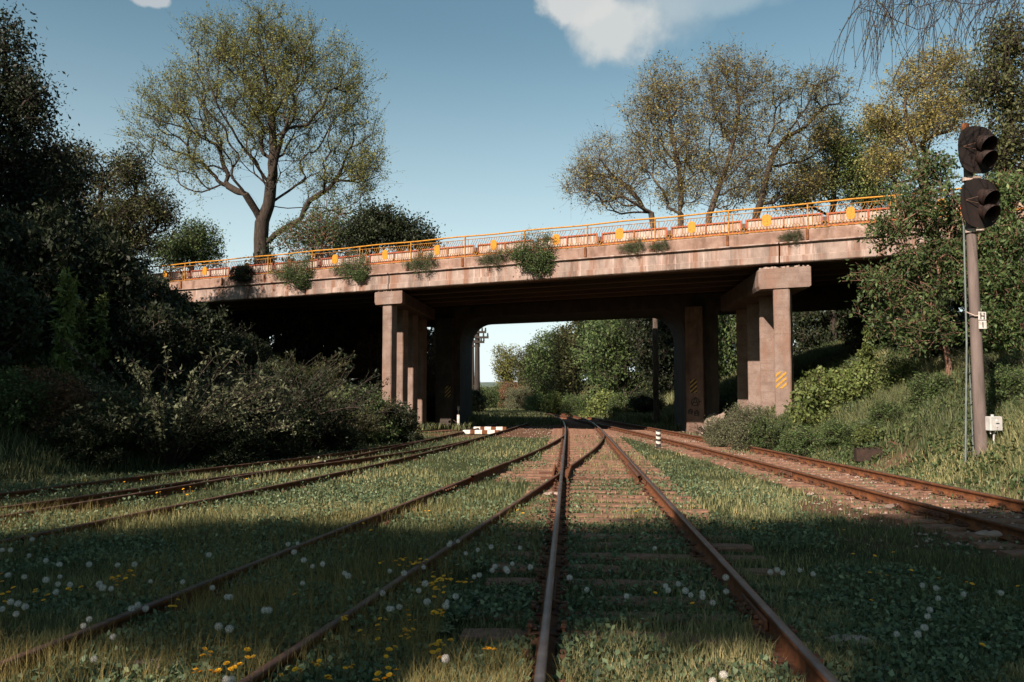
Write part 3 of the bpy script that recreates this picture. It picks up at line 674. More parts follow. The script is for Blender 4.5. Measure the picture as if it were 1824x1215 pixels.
def tubes(pos, par, rad, sides=5):
    n = len(pos); i = np.arange(1, n); i = i[par[1:] >= 0]; p_ = par[i]
    d = unit(pos[i] - pos[p_]); dn = np.zeros((n, 3)); dn[i] = d; dn[0] = dn[1] if n > 1 else (0, 0, 1)
    main = np.zeros(n, int) - 1; o_ = np.argsort(rad[i]); main[p_[o_]] = i[o_]
    ism = main[p_] == i
    dA = np.where(ism[:, None], dn[p_], d); rA = np.where(ism, rad[p_], np.minimum(rad[p_], rad[i] * 1.1)); dA[p_ == 0] = d[p_ == 0]
    def ring(c, dd, rr):
        ref = np.where(np.abs(dd[:, 1:2]) < .9, np.array([[0, 1., 0]]), np.array([[1., 0, 0]]))
        a_ = unit(np.cross(ref, dd)); b_ = np.cross(dd, a_); th = np.arange(sides) * 2 * pi / sides
        return c[:, None, :] + (a_[:, None, :] * np.cos(th)[None, :, None] + b_[:, None, :] * np.sin(th)[None, :, None]) * rr[:, None, None]
    RA = ring(pos[p_], dA, rA); RB = ring(pos[i], d, rad[i])
    V_ = np.concatenate([RA, RB], 1).reshape(-1, 3); m_ = len(i); base = (np.arange(m_) * 2 * sides)[:, None]; k = np.arange(sides)[None, :]; k2 = (k + 1) % sides
    F_ = np.stack([base + k, base + k2, base + sides + k2, base + sides + k], -1).reshape(-1, 4)
    return V_, F_
def leaves(P0, size, r, aspect=.5, droop=.3, dirs=None, jit=.35):
    n = len(P0); d = r.normal(0, 1, (n, 3)); d[:, 2] -= droop; d = unit(d)
    if dirs is not None: d = unit(dirs + d * .8)
    s_ = unit(np.cross(d, r.normal(0, 1, (n, 3)))); L = size * (1 + jit * r.uniform(-1, 1, n))[:, None]; nn = np.cross(d, s_)
    a_ = P0; tip = P0 + d * L; m1 = P0 + d * L * .45 + s_ * L * aspect / 2 + nn * L * .08; m2 = P0 + d * L * .45 - s_ * L * aspect / 2 + nn * L * .08
    V_ = np.stack([a_, m1, tip, m2], 1).reshape(-1, 3); F_ = (np.arange(n) * 4)[:, None] + np.arange(4)[None, :]
    return V_, F_
def ellip(env, n, r, shell=.45):
    env = np.array(env, float); wt = env[:, 3] * env[:, 4] * env[:, 5]; wt = wt ** .8 / (wt ** .8).sum(); k = r.choice(len(env), n, p=wt)
    d = unit(r.normal(0, 1, (n, 3))); rr = r.random(n) ** (shell)
    q = env[k, :3] + d * rr[:, None] * env[k, 3:6]
    q += r.normal(0, 1, (n, 3)) * env[k, 3:6] * .06
    return q
def plant_mesh(limbs, env, seed, n_t=500, R0=.2, rt=.008, bf=.35, seg=.5, leaf='green', lsize=.12, lper=18, lspread=.35, bark=None, tw=3, tlen=.5, droop=.3, aspect=.5, sag=.0, sides=5, upbias=.0, shell=.45, tdroop=0., clump=0):
    r = np.random.default_rng(seed); tg = ellip(env, n_t, r, shell)
    if clump:          # gather the targets into clumps so that gaps open between them
        c_ = ellip(env, clump, r, .5); d_ = np.argmin(((tg[:, None] - c_[None]) ** 2).sum(-1), 1); tg = tg + (c_[d_] - tg) * r.uniform(.1, .6, (len(tg), 1))
    pos, par, dr, ends = skeleton(limbs, tg, bf, seg, sag, r)
    n = len(pos)
    # extra fine twigs at the ends
    if tw > 0:
        e = np.repeat(ends, tw); dd = unit(unit(r.normal(0, 1, (len(e), 3))) * .9 + dr[e] * .8 + np.array([0, 0, upbias])); L = tlen * r.uniform(.4, 1.2, len(e))[:, None]
        q1 = pos[e] + dd * L * .5; q2 = pos[e] + dd * L + np.array([0, 0, -tdroop]) * L + r.normal(0, .1, (len(e), 3)) * L
        i1 = n + np.arange(len(e)); pos = np.vstack([pos, q1, q2]); par = np.concatenate([par, e, i1]); dr = np.vstack([dr, dd, unit(q2 - q1)])
        tips = np.concatenate([i1, i1 + len(e)])
    else: tips = ends
    n = len(pos); cnt = np.zeros(n); haskid = np.zeros(n, bool); haskid[par[1:][par[1:] >= 0]] = True; cnt[~haskid] = 1
    for i in range(n - 1, 0, -1):
        if par[i] >= 0: cnt[par[i]] += cnt[i]
    ex = math.log(max(R0 / rt, 1.5)) / math.log(max(cnt[0], 3)); rad = rt * np.maximum(cnt, 1) ** ex
    rad[0] *= 1.25
    Vt, Ft = tubes(pos, par, rad, sides)
    tm = npmesh('trunk', Vt, Ft, [bark or BARK], smooth=True)
    k = r.choice(tips, len(ends) * lper); t_ = r.random(len(k))[:, None]; base = pos[k] * (1 - t_) + pos[par[k]] * t_
    P0 = base + r.normal(0, 1, (len(k), 3)) * lspread
    Vl, Fl = leaves(P0, lsize, r, aspect, droop)
    br_ = np.clip(.5 + .22 * r.normal(0, 1, len(k)), 0, 1)
    lm = npmesh('crown', Vl, Fl, [LEAF[leaf]], attr=br_)
    return tm, lm
def plant(name, label, cat, meshes, loc=(0, 0, 0), rz=0, s=1, group=None, names=('trunk', 'crown'), tilt=(0, 0)):
    t_ = empty(name, loc, rz, label, cat, group); t_.scale = (s, s, s) if not hasattr(s, '__len__') else s
    t_.rotation_euler = (tilt[0], tilt[1], rz)
    for nm, me_ in zip(names, meshes): link(nm, me_, t_)
    return t_
def E(px, py, rx, ry, Y, dep=.8, dy=0):        # ellipsoid seen at px,py with radii in px at distance Y
    q = P(px, py, Y); k = Y / F
    return (q[0], q[1] + dy, q[2], rx * k, rx * k * dep, ry * k)
def tree_at(name, label, Y, base, limbs_px, env_px, seed, group=None, cat='tree', bz=None, names=('trunk', 'crown'), **kw):
    """base (px) and limbs given as picture positions at distance Y; real metres inside; origin moved to the foot"""
    bq = P(base[0], base[1], Y); gz = float(h(bq[0], bq[1])) - .1 if bz is None else bz
    foot = np.array([bq[0], bq[1], gz]); r = np.random.default_rng(seed + 999)
    lim = []
    for j, L in enumerate(limbs_px):
        dy = 0; pts = []
        for i, p_ in enumerate(L):
            q = P(p_[0], p_[1], Y); q[1] += (p_[2] if len(p_) > 2 else 0); pts.append(q - foot)
        if j == 0: pts = [np.zeros(3)] + pts
        lim.append(pts)
    env = []
    for e in env_px:
        q = E(*e[:4], Y, *(e[4:])); env.append((q[0] - foot[0], q[1] - foot[1], q[2] - foot[2], *q[3:]))
    ms = plant_mesh(lim, env, seed, **kw)
    return plant(name, label, cat, ms, tuple(foot), group=group, names=names)

# ---- the big tree behind the bridge
tree_at('poplar_tree', 'huge spreading lone tree with sparse spring leaves behind the bridge railing', 52, (468, 452),
 [[(466, 455), (464, 425), (466, 395), (479, 365), (484, 329), (486, 271), (485, 225), (479, 175), (470, 125), (460, 70)],
  [(465, 395), (442, 346, -1), (417, 317, -2), (383, 287, -3.5), (354, 254, -4.5), (317, 233, -5), (285, 222, -5)],
  [(480, 345), (462, 318, 1), (438, 296, 2), (408, 272, 3), (375, 232, 4), (345, 190, 5), (322, 150, 5)],
  [(482, 335), (454, 288, -1), (433, 250, -2), (413, 208, -3), (400, 167, -3), (378, 130, -3), (362, 100, -3)],
  [(412, 205, -2.5), (408, 160, -2), (400, 110, -1), (396, 60, -1)],
  [(485, 300), (500, 250, 1.5), (517, 187, 2.5), (537, 137, 3), (550, 96, 3), (556, 60, 3)],
  [(485, 330), (512, 267, -1.5), (542, 208, -2.5), (575, 167, -3.5), (608, 137, -4), (632, 112, -4)],
  [(481, 362), (521, 322, 1), (550, 287, 2.5), (583, 250, 4), (617, 217, 5), (652, 187, 5)],
  [(484, 340), (525, 315, -2), (575, 300, -3.5), (625, 300, -5), (675, 305, -5.5)],
  [(479, 378), (510, 368, .5), (545, 363, 1), (590, 368, 1.5), (621, 384, 2)],
  [(470, 385), (430, 335, 3), (390, 310, 4), (345, 300, 5), (305, 305, 5)],
  [(485, 260), (470, 210, 4), (440, 150, 5), (425, 90, 5)], [(486, 250), (500, 200, -4), (505, 140, -5), (500, 80, -5)]],
 [(400, 110, 95, 85), (520, 110, 110, 80), (610, 170, 75, 90), (320, 190, 75, 90), (470, 200, 190, 120), (640, 270, 62, 90), (270, 230, 48, 70), (590, 330, 100, 70), (345, 300, 70, 60), (470, 80, 110, 60), (650, 320, 55, 50)], 11,
 n_t=1700, R0=.50, rt=.0042, bf=.42, seg=.6, leaf='spring', lsize=.135, lper=36, lspread=.12, tw=5, tlen=1.35, sides=6, droop=.2, aspect=.45, upbias=.9, shell=.55, clump=200)

# ---- left trees
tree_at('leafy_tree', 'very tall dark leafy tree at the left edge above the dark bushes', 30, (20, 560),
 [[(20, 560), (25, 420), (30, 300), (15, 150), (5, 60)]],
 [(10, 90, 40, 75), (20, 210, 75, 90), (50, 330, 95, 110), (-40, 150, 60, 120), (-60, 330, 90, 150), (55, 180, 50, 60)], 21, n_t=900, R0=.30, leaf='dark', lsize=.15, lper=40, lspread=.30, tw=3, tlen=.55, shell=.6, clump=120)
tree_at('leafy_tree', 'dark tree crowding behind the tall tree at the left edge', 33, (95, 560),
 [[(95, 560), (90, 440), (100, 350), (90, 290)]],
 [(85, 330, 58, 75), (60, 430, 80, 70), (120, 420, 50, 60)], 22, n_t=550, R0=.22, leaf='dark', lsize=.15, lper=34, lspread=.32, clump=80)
tree_at('leafy_tree', 'mid sized tree with visible forked trunk left of the bridge end', 41, (175, 500),
 [[(175, 500), (176, 450), (182, 410), (178, 360), (185, 310)], [(182, 420), (205, 395, 1), (230, 370, 2), (255, 330, 2)], [(178, 400), (150, 370, -1), (140, 330, -2)], [(182, 450), (215, 420, -1), (245, 400, -2), (285, 385, -2)]],
 [(150, 320, 50, 60), (225, 310, 55, 50), (255, 370, 62, 50), (190, 400, 90, 45), (290, 395, 32, 32), (230, 440, 60, 35), (140, 280, 30, 30)], 23, n_t=900, R0=.27, leaf='olive', lsize=.14, lper=28, lspread=.20, tw=3, tlen=.7, shell=.6, clump=60)
tree_at('leafy_tree', 'low bluish green tree between the forked tree and the huge tree', 47, (340, 500),
 [[(340, 500), (345, 450), (350, 420)]],
 [(350, 430, 42, 40), (310, 450, 50, 35), (375, 455, 22, 25)], 24, n_t=520, R0=.15, leaf='green', lsize=.14, lper=24, lspread=.22, clump=70)
tree_at('leafy_tree', 'bushy reddish tinged tree behind the railing right of the huge trunk', 50, (570, 470),
 [[(570, 470), (575, 430), (580, 400)], [(570, 460), (550, 430, 1), (535, 410, 2)]],
 [(580, 400, 50, 38), (530, 425, 45, 32), (600, 430, 60, 30)], 25, n_t=480, R0=.15, leaf='green', lsize=.14, lper=20, lspread=.22, bark=BARKR, clump=70)
tree_at('leafy_tree', 'rounded dark green bushy tree behind the railing at its yellow stretch', 49, (670, 470),
 [[(670, 470), (672, 430), (675, 400)]],
 [(672, 400, 48, 36), (640, 420, 40, 34), (715, 415, 42, 34), (755, 425, 22, 22)], 26, n_t=620, R0=.15, leaf='dark', lsize=.17, lper=30, lspread=.28, clump=70)
# ---- right trees behind the bridge
tree_at('budding_tree', 'leftmost right hand tree, leaning thin and nearly bare behind the railing', 46, (1165, 400),
 [[(1165, 420), (1150, 375), (1125, 340), (1095, 315), (1070, 285), (1060, 260)], [(1150, 375), (1135, 330, 2), (1125, 300, 2), (1100, 260, 2)], [(1160, 395), (1110, 362, -1), (1060, 345, -2), (1030, 330, -2)], [(1155, 385), (1120, 372, 1), (1085, 372, 2)], [(1162, 400), (1150, 350, -1), (1140, 310, -1)]],
 [(1070, 290, 52, 52), (1040, 330, 42, 38), (1100, 340, 60, 40), (1130, 290, 30, 40)], 31, n_t=560, R0=.17, rt=.0038, leaf='yellow', lsize=.11, lper=13, lspread=.15, tw=5, tlen=.95, bark=BARKG, bf=.25, upbias=.1, clump=90)
tree_at('budding_tree', 'upright multi stemmed tree with yellow buds, second from the left behind the railing', 44, (1212, 400),
 [[(1212, 420), (1212, 380), (1212, 330), (1205, 280), (1195, 220), (1185, 160)], [(1210, 370), (1222, 320, 1), (1228, 270, 1), (1235, 200, 1), (1240, 150, 1)], [(1212, 350), (1190, 300, -1), (1165, 265, -2), (1145, 240, -2)], [(1208, 290), (1180, 240, 1), (1160, 190, 2), (1150, 150, 2)]],
 [(1185, 165, 55, 58), (1150, 210, 45, 60), (1215, 210, 55, 90), (1160, 270, 50, 55), (1230, 290, 50, 50), (1205, 345, 55, 35)], 32, n_t=900, R0=.17, rt=.0038, leaf='yellow', lsize=.115, lper=17, lspread=.12, tw=4, tlen=1.1, bark=BARKG, bf=.2, upbias=.3, shell=.6, clump=75)
tree_at('budding_tree', 'tallest yellow budded tree with a leaning pale trunk behind the railing', 44, (1262, 400),
 [[(1262, 420), (1268, 370), (1290, 310), (1305, 255), (1315, 200), (1312, 140), (1315, 100)], [(1300, 330), (1320, 290, -1), (1345, 250, -2), (1370, 215, -2)], [(1305, 260), (1285, 200, 1), (1275, 140, 2), (1270, 110, 2)], [(1268, 380), (1300, 350, 1), (1340, 330, 2), (1370, 310, 2)], [(1262, 390), (1255, 330, -1), (1260, 270, -2)]],
 [(1300, 130, 52, 52), (1345, 160, 45, 50), (1275, 180, 40, 70), (1320, 230, 70, 70), (1330, 310, 65, 45), (1270, 300, 40, 50), (1300, 350, 60, 30)], 33, n_t=950, R0=.17, rt=.0038, leaf='yellow', lsize=.115, lper=17, lspread=.12, tw=4, tlen=1.1, bark=BARKG, bf=.2, upbias=.3, shell=.6, clump=75)
tree_at('budding_tree', 'dark stemmed tree leaning right with a bare upper crown behind the railing', 43, (1345, 395),
 [[(1345, 415), (1352, 370), (1365, 320), (1378, 275), (1400, 245), (1435, 225), (1470, 190)], [(1378, 275), (1385, 230, 1), (1380, 190, 2), (1390, 150, 2)], [(1400, 245), (1430, 190, -1), (1450, 150, -2), (1475, 120, -2)], [(1365, 320), (1395, 300, 1), (1430, 290, 2)]],
 [(1390, 170, 35, 45), (1450, 160, 55, 55), (1400, 260, 55, 55), (1460, 230, 50, 50), (1500, 170, 25, 40), (1380, 340, 55, 40), (1440, 330, 50, 40)], 34, n_t=820, R0=.20, rt=.0038, leaf='yellow', lsize=.115, lper=14, lspread=.12, tw=4, tlen=.85, bf=.22, upbias=.2, shell=.6, clump=70)
tree_at('leafy_tree', 'dense green tree filling the gap between the leaning tree and the signal trees', 45, (1480, 400),
 [[(1480, 420), (1485, 350), (1490, 280), (1490, 220)]],
 [(1490, 260, 45, 65), (1450, 320, 50, 45), (1520, 310, 55, 60), (1560, 330, 60, 60), (1420, 360, 40, 25), (1570, 240, 40, 40)], 35, n_t=900, R0=.2, leaf='fresh', lsize=.13, lper=34, lspread=.28, tw=3, tlen=.6, clump=100)
tree_at('budding_tree', 'golden budded tree with a low sideways limb left of the signal top', 38, (1660, 420),
 [[(1660, 430), (1650, 370), (1640, 300), (1620, 240), (1610, 190)], [(1650, 310), (1600, 270, -1), (1560, 240, -2), (1540, 215, -2)], [(1640, 300), (1675, 240, 1), (1690, 180, 2), (1700, 130, 2)]],
 [(1620, 150, 45, 50), (1680, 120, 60, 45), (1570, 210, 45, 45), (1640, 220, 70, 55), (1700, 190, 60, 60), (1590, 290, 55, 40)], 36, n_t=900, R0=.22, rt=.004, leaf='yellow', lsize=.11, lper=26, lspread=.13, tw=4, tlen=.7, bark=BARKG, bf=.22, shell=.6, clump=120)
tree_at('leafy_tree', 'tall dark tree behind the signal at the right edge', 30, (1800, 560),
 [[(1800, 560), (1795, 420), (1790, 300), (1800, 180), (1790, 80)], [(1795, 300), (1760, 220, 1), (1740, 150, 2)]],
 [(1800, 80, 50, 60), (1760, 150, 50, 50), (1830, 180, 60, 80), (1790, 270, 60, 60), (1840, 330, 60, 100)], 37, n_t=760, R0=.2, leaf='olive', lsize=.14, lper=22, lspread=.25, tw=4, tlen=.5, shell=.6, clump=100)
# ---- leafy trees in front of the bridge's right end
tree_at('maple_tree', 'leafy tree with layered sprays overlapping the right end of the bridge', 22, (1690, 640),
 [[(1690, 650), (1680, 600), (1660, 540), (1630, 480), (1610, 420), (1600, 370)], [(1670, 560), (1620, 530, -1), (1570, 505, -1), (1530, 520, -1.5)], [(1650, 520), (1680, 450, .5), (1700, 380, 1), (1690, 320, 1)], [(1670, 570), (1640, 590, -1), (1600, 600, -1.5), (1570, 590, -1.5)], [(1640, 490), (1580, 470, .5), (1545, 480, 1)]],
 [(1580, 410, 48, 42), (1650, 370, 75, 65), (1600, 520, 70, 35), (1540, 490, 35, 30), (1660, 470, 70, 60), (1640, 590, 70, 38), (1720, 420, 60, 70), (1560, 560, 40, 30), (1660, 300, 40, 35)], 41, n_t=680, R0=.09, rt=.004, seg=.25, leaf='green', lsize=.125, lper=22, lspread=.10, tw=3, tlen=.38, droop=.5, aspect=.42, bark=BARKR, bf=.3, clump=60)
tree_at('maple_tree', 'leafy tree with reddish stems right behind the signal post', 21, (1790, 660),
 [[(1790, 680), (1780, 600), (1785, 520), (1775, 450), (1790, 380)], [(1788, 640), (1805, 560, .5), (1815, 480, 1), (1820, 400, 1)]],
 [(1790, 420, 55, 60), (1760, 500, 50, 50), (1820, 520, 50, 60), (1780, 580, 55, 35), (1830, 620, 40, 40), (1800, 340, 50, 40)], 42, n_t=650, R0=.06, rt=.004, seg=.25, leaf='green', lsize=.125, lper=20, lspread=.10, tw=3, tlen=.30, droop=.5, aspect=.42, bark=BARKR, bf=.3, clump=50)
# hanging bare willow twigs at the top right: a tree standing right of the frame
def willow():
    r = np.random.default_rng(77); foot = np.array([13.2, 15.0, float(h(13.2, 15.0)) - .1])
    def q(px, py, Y): return P(px, py, Y) - foot
    lim = [[np.zeros(3), np.array([-.3, 0, 3]), np.array([-.8, 0, 5.5])], [np.array([-.8, 0, 5.5]), q(1900, -120, 14.5), q(1780, -160, 14), q(1640, -170, 13.6), q(1560, -150, 13.4)], [np.array([-.5, 0, 4.5]), q(1960, 40, 15), q(1880, -20, 15), q(1760, -60, 15.2), q(1680, -80, 15.4)]]
    tg = []
    for i in range(150): tg.append(q(r.uniform(1525, 1850), r.uniform(-160, 30), r.uniform(12.6, 16)))
    pos, par, dr, ends = skeleton(lim, np.array(tg), .3, .35, 0, r)
    pos = list(pos); par = list(par); tips = []
    for e in list(ends) + list(r.integers(20, len(pos), 150)):
        L = r.uniform(.5, 1.9); p0 = pos[e]; d = np.array([r.normal(-.25, .35), r.normal(0, .3), -.3]); prev = e; k = 7
        if p0[0] + foot[0] > 9.2: pass
        for j in range(k):
            d = d + np.array([r.normal(0, .10), r.normal(0, .10), -.22]); d = d / np.linalg.norm(d); pos.append(pos[prev] + d * L / k); par.append(prev); prev = len(pos) - 1; tips.append(prev)
    pos = np.array(pos); par = np.array(par); n = len(pos); cnt = np.ones(n)
    for i in range(n - 1, 0, -1): cnt[par[i]] += cnt[i] * .5
    rad = .0035 * cnt ** .42; rad = np.minimum(rad, .14)
    V_, F_ = tubes(pos, par, rad, 5); tm = npmesh('trunk', V_, F_, [BARK], smooth=True)
    k = r.choice(np.array(tips), 1500); Vl, Fl = leaves(pos[k] + r.normal(0, .015, (len(k), 3)), .045, r, .35, .8)
    lm = npmesh('crown', Vl, Fl, [LEAF['spring']], attr=np.clip(r.normal(.5, .2, len(k)), 0, 1))
    plant('willow_tree', 'bare drooping twigs hanging into the sky at the top right corner', 'tree', (tm, lm), tuple(foot))
willow()

# ---- shrubs: prototypes about 1 m in radius, standing on the origin
def proto_bush(seed, leaf, n_t=260, lsize=.07, lper=26, lspread=.07, hgt=1.5, bark=None, tw=3, tlen=.22, rt=.004, env=None, stems=7, aspect=.5, upb=.3, shell=.5, R0=.03):
    r = np.random.default_rng(seed); lim = []
    for i in range(stems):
        a_ = 2 * pi * i / stems + r.uniform(-.3, .3); rr = r.uniform(.15, .6)
        lim.append([np.array([0, 0, 0.]), np.array([cos(a_) * rr * .3, sin(a_) * rr * .3, hgt * .25]), np.array([cos(a_) * rr, sin(a_) * rr, hgt * r.uniform(.45, .75)])])
    env = env or [(0, 0, hgt * .5, .9, .9, hgt * .48), (.3, .2, hgt * .7, .5, .5, hgt * .3), (-.4, -.1, hgt * .55, .5, .5, hgt * .4), (0, -.2, .25, .95, .95, .3)]
    return plant_mesh(lim, env, seed, n_t=n_t, R0=R0, rt=rt, bf=.35, seg=.18, leaf=leaf, lsize=lsize, lper=lper, lspread=lspread, tw=tw, tlen=tlen, bark=bark or BARKG, aspect=aspect, upbias=upb, shell=shell, sides=4, droop=.2, clump=n_t // 8)
# sprays arching outwards (wild privet)
def proto_spray(seed, leaf, n=90, L=1.7, lsize=.06, lper=85):
    r = np.random.default_rng(seed); pos = [np.zeros(3)]; par = [-1]; tips = []
    for i in range(n):
        a_ = r.uniform(0, 2 * pi); d = unit(np.array([cos(a_) * r.uniform(.15, .9), sin(a_) * r.uniform(.15, .9), 1.0])); prev = 0; LL = L * r.uniform(.5, 1.15); k = 12; p0 = np.array([cos(a_) * .2, sin(a_) * .2, 0]) * r.random()
        pos.append(p0); par.append(0); prev = len(pos) - 1
        for j in range(k):
            d = unit(d + np.array([cos(a_) * .03, sin(a_) * .03, -.045]) + r.normal(0, .03, 3)); pos.append(pos[prev] + d * LL / k); par.append(prev); prev = len(pos) - 1
            if j > 2: tips.append(prev)
            if j > 3 and r.random() < .6:
                sd = unit(d + r.normal(0, .5, 3)); q = prev
                for m_ in range(3): pos.append(pos[q] + sd * .09); par.append(q); q = len(pos) - 1; tips.append(q)
    pos = np.array(pos); par = np.array(par); cnt = np.ones(len(pos))
    for i in range(len(pos) - 1, 0, -1): cnt[par[i]] += cnt[i]
    V_, F_ = tubes(pos, par, np.minimum(.0028 * cnt ** .4, .02), 4); tm = npmesh('stems', V_, F_, [BARK], smooth=True)
    k = r.choice(np.array(tips), n * lper); t_ = r.random(len(k))[:, None]; Vl, Fl = leaves(pos[k] * (1 - t_) + pos[par[k]] * t_ + r.normal(0, .02, (len(k), 3)), lsize, r, .42, -.2)
    return tm, npmesh('foliage', Vl, Fl, [LEAF[leaf]], attr=np.clip(r.normal(.5, .24, len(k)), 0, 1))
def proto_sapling(seed, leaf, H=2.2, lsize=.13):      # upright sapling, leaves in whorls
    r = np.random.default_rng(seed); pos = [np.zeros(3)]; par = [-1]; tips = []; prev = 0
    for j in range(22):
        pos.append(pos[prev] + np.array([r.normal(0, .012), r.normal(0, .012), H / 22])); par.append(prev); prev = len(pos) - 1
        if j > 3:
            for m_ in range(3):
                a_ = r.uniform(0, 2 * pi); q = prev; ll = .22 * (1 - .5 * j / 22)
                for s_ in range(3): pos.append(pos[q] + np.array([cos(a_) * ll / 3, sin(a_) * ll / 3, .03])); par.append(q); q = len(pos) - 1; tips.append(q)
    pos = np.array(pos); par = np.array(par); cnt = np.ones(len(pos))
    for i in range(len(pos) - 1, 0, -1): cnt[par[i]] += cnt[i]
    V_, F_ = tubes(pos, par, np.minimum(.003 * cnt ** .35, .02), 4); tm = npmesh('stems', V_, F_, [BARK], smooth=True)
    k = r.choice(np.array(tips), 900); Vl, Fl = leaves(pos[k] + r.normal(0, .035, (len(k), 3)), lsize, r, .38, .4)
    return tm, npmesh('foliage', Vl, Fl, [LEAF[leaf]], attr=np.clip(r.normal(.5, .24, len(k)), 0, 1))
PB = {
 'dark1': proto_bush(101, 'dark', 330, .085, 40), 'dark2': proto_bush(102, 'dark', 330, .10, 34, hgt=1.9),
 'green1': proto_bush(103, 'green', 320, .075, 34), 'fresh1': proto_bush(104, 'fresh', 230, .12, 20, lspread=.08, aspect=.6),
 'grey1': proto_bush(105, 'grey', 380, .05, 38, lspread=.06), 'red1': proto_bush(106, 'red', 260, .07, 22),
 'spray1': proto_spray(107, 'grey'), 'spray2': proto_spray(108, 'dark', 80), 'spray3': proto_spray(109, 'olive', 80, 1.5),
 'edge': proto_bush(120, 'green', 190, .075, 20, lspread=.09, tw=4, tlen=.42, hgt=1.3, env=[(0, 0, .5, 1.25, .5, .5), (.5, 0, .9, .5, .4, .6), (-.7, 0, .35, .8, .4, .4), (.2, -.3, -.1, 1.0, .4, .4), (-.2, 0, 1.2, .3, .3, .5)]),
 'sap1': proto_sapling(110, 'fresh'), 'sap2': proto_sapling(111, 'fresh', 1.7),
}
SN = ('stems', 'foliage')
def bush(kind, px, Y, s, label, sz=1, name='shrub', cat='shrub', group=None, X=None, dz=0, rz=None):
    x = (px - CX) / F * Y if X is None else X
    z = float(h(x, Y)) - .06 * s
    return plant(name, label, cat, PB[kind], (x, Y, z + dz), random.uniform(0, 6.28) if rz is None else rz, (s, s, s * sz), group, SN)
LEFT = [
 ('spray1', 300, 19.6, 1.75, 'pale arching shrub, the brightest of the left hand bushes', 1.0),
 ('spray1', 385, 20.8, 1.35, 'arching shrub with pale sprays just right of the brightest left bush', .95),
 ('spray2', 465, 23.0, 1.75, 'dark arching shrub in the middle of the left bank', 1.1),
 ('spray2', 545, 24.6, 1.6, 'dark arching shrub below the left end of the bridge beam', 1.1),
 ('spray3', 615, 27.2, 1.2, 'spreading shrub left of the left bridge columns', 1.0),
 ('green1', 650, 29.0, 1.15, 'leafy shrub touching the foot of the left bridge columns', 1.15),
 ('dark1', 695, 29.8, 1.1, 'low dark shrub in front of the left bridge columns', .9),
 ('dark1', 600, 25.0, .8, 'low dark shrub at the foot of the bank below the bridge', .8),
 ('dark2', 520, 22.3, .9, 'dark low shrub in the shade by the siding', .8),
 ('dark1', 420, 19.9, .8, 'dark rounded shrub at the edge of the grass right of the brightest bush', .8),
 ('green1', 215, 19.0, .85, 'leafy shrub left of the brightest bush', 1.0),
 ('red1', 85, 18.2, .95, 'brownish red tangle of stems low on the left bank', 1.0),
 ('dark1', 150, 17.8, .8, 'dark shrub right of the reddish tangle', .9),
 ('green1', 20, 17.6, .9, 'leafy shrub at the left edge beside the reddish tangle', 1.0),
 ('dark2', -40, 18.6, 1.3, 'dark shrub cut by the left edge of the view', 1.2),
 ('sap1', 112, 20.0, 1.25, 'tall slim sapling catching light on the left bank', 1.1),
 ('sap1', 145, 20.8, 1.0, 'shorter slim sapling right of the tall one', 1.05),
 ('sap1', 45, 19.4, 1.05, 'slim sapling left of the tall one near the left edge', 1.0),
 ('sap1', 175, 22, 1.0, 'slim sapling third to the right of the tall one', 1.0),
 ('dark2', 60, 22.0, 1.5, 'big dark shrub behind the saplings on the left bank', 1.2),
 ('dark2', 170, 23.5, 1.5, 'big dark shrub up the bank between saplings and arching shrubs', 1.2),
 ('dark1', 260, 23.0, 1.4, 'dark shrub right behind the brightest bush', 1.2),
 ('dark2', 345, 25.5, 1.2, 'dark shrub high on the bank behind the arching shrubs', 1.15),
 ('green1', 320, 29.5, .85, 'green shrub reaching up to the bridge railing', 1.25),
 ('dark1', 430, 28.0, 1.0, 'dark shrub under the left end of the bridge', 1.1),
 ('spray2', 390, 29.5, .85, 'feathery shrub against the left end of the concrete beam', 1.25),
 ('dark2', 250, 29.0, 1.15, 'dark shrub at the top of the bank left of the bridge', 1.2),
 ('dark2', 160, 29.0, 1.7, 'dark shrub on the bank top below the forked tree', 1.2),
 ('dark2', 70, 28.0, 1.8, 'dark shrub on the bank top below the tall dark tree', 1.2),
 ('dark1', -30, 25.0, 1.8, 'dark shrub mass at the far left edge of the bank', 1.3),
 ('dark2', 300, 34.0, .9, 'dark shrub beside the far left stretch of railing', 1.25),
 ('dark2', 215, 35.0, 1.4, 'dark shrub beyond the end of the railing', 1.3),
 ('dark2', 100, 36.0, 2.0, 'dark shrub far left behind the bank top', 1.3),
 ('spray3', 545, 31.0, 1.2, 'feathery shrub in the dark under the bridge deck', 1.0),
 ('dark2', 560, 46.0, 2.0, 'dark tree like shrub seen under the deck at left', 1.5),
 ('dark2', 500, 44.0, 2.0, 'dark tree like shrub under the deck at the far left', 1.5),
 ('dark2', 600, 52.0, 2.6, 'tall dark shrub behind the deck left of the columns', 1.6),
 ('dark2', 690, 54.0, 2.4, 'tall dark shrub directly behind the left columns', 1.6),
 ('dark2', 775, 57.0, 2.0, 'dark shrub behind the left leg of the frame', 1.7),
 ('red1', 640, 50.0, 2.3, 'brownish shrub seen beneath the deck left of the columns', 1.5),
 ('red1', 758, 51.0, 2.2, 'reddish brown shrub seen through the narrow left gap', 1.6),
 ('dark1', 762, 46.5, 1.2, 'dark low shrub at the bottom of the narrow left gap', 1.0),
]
for k_ in LEFT: bush(k_[0], k_[1], k_[2], k_[3], k_[4], k_[5], group='shrubs on the left bank')
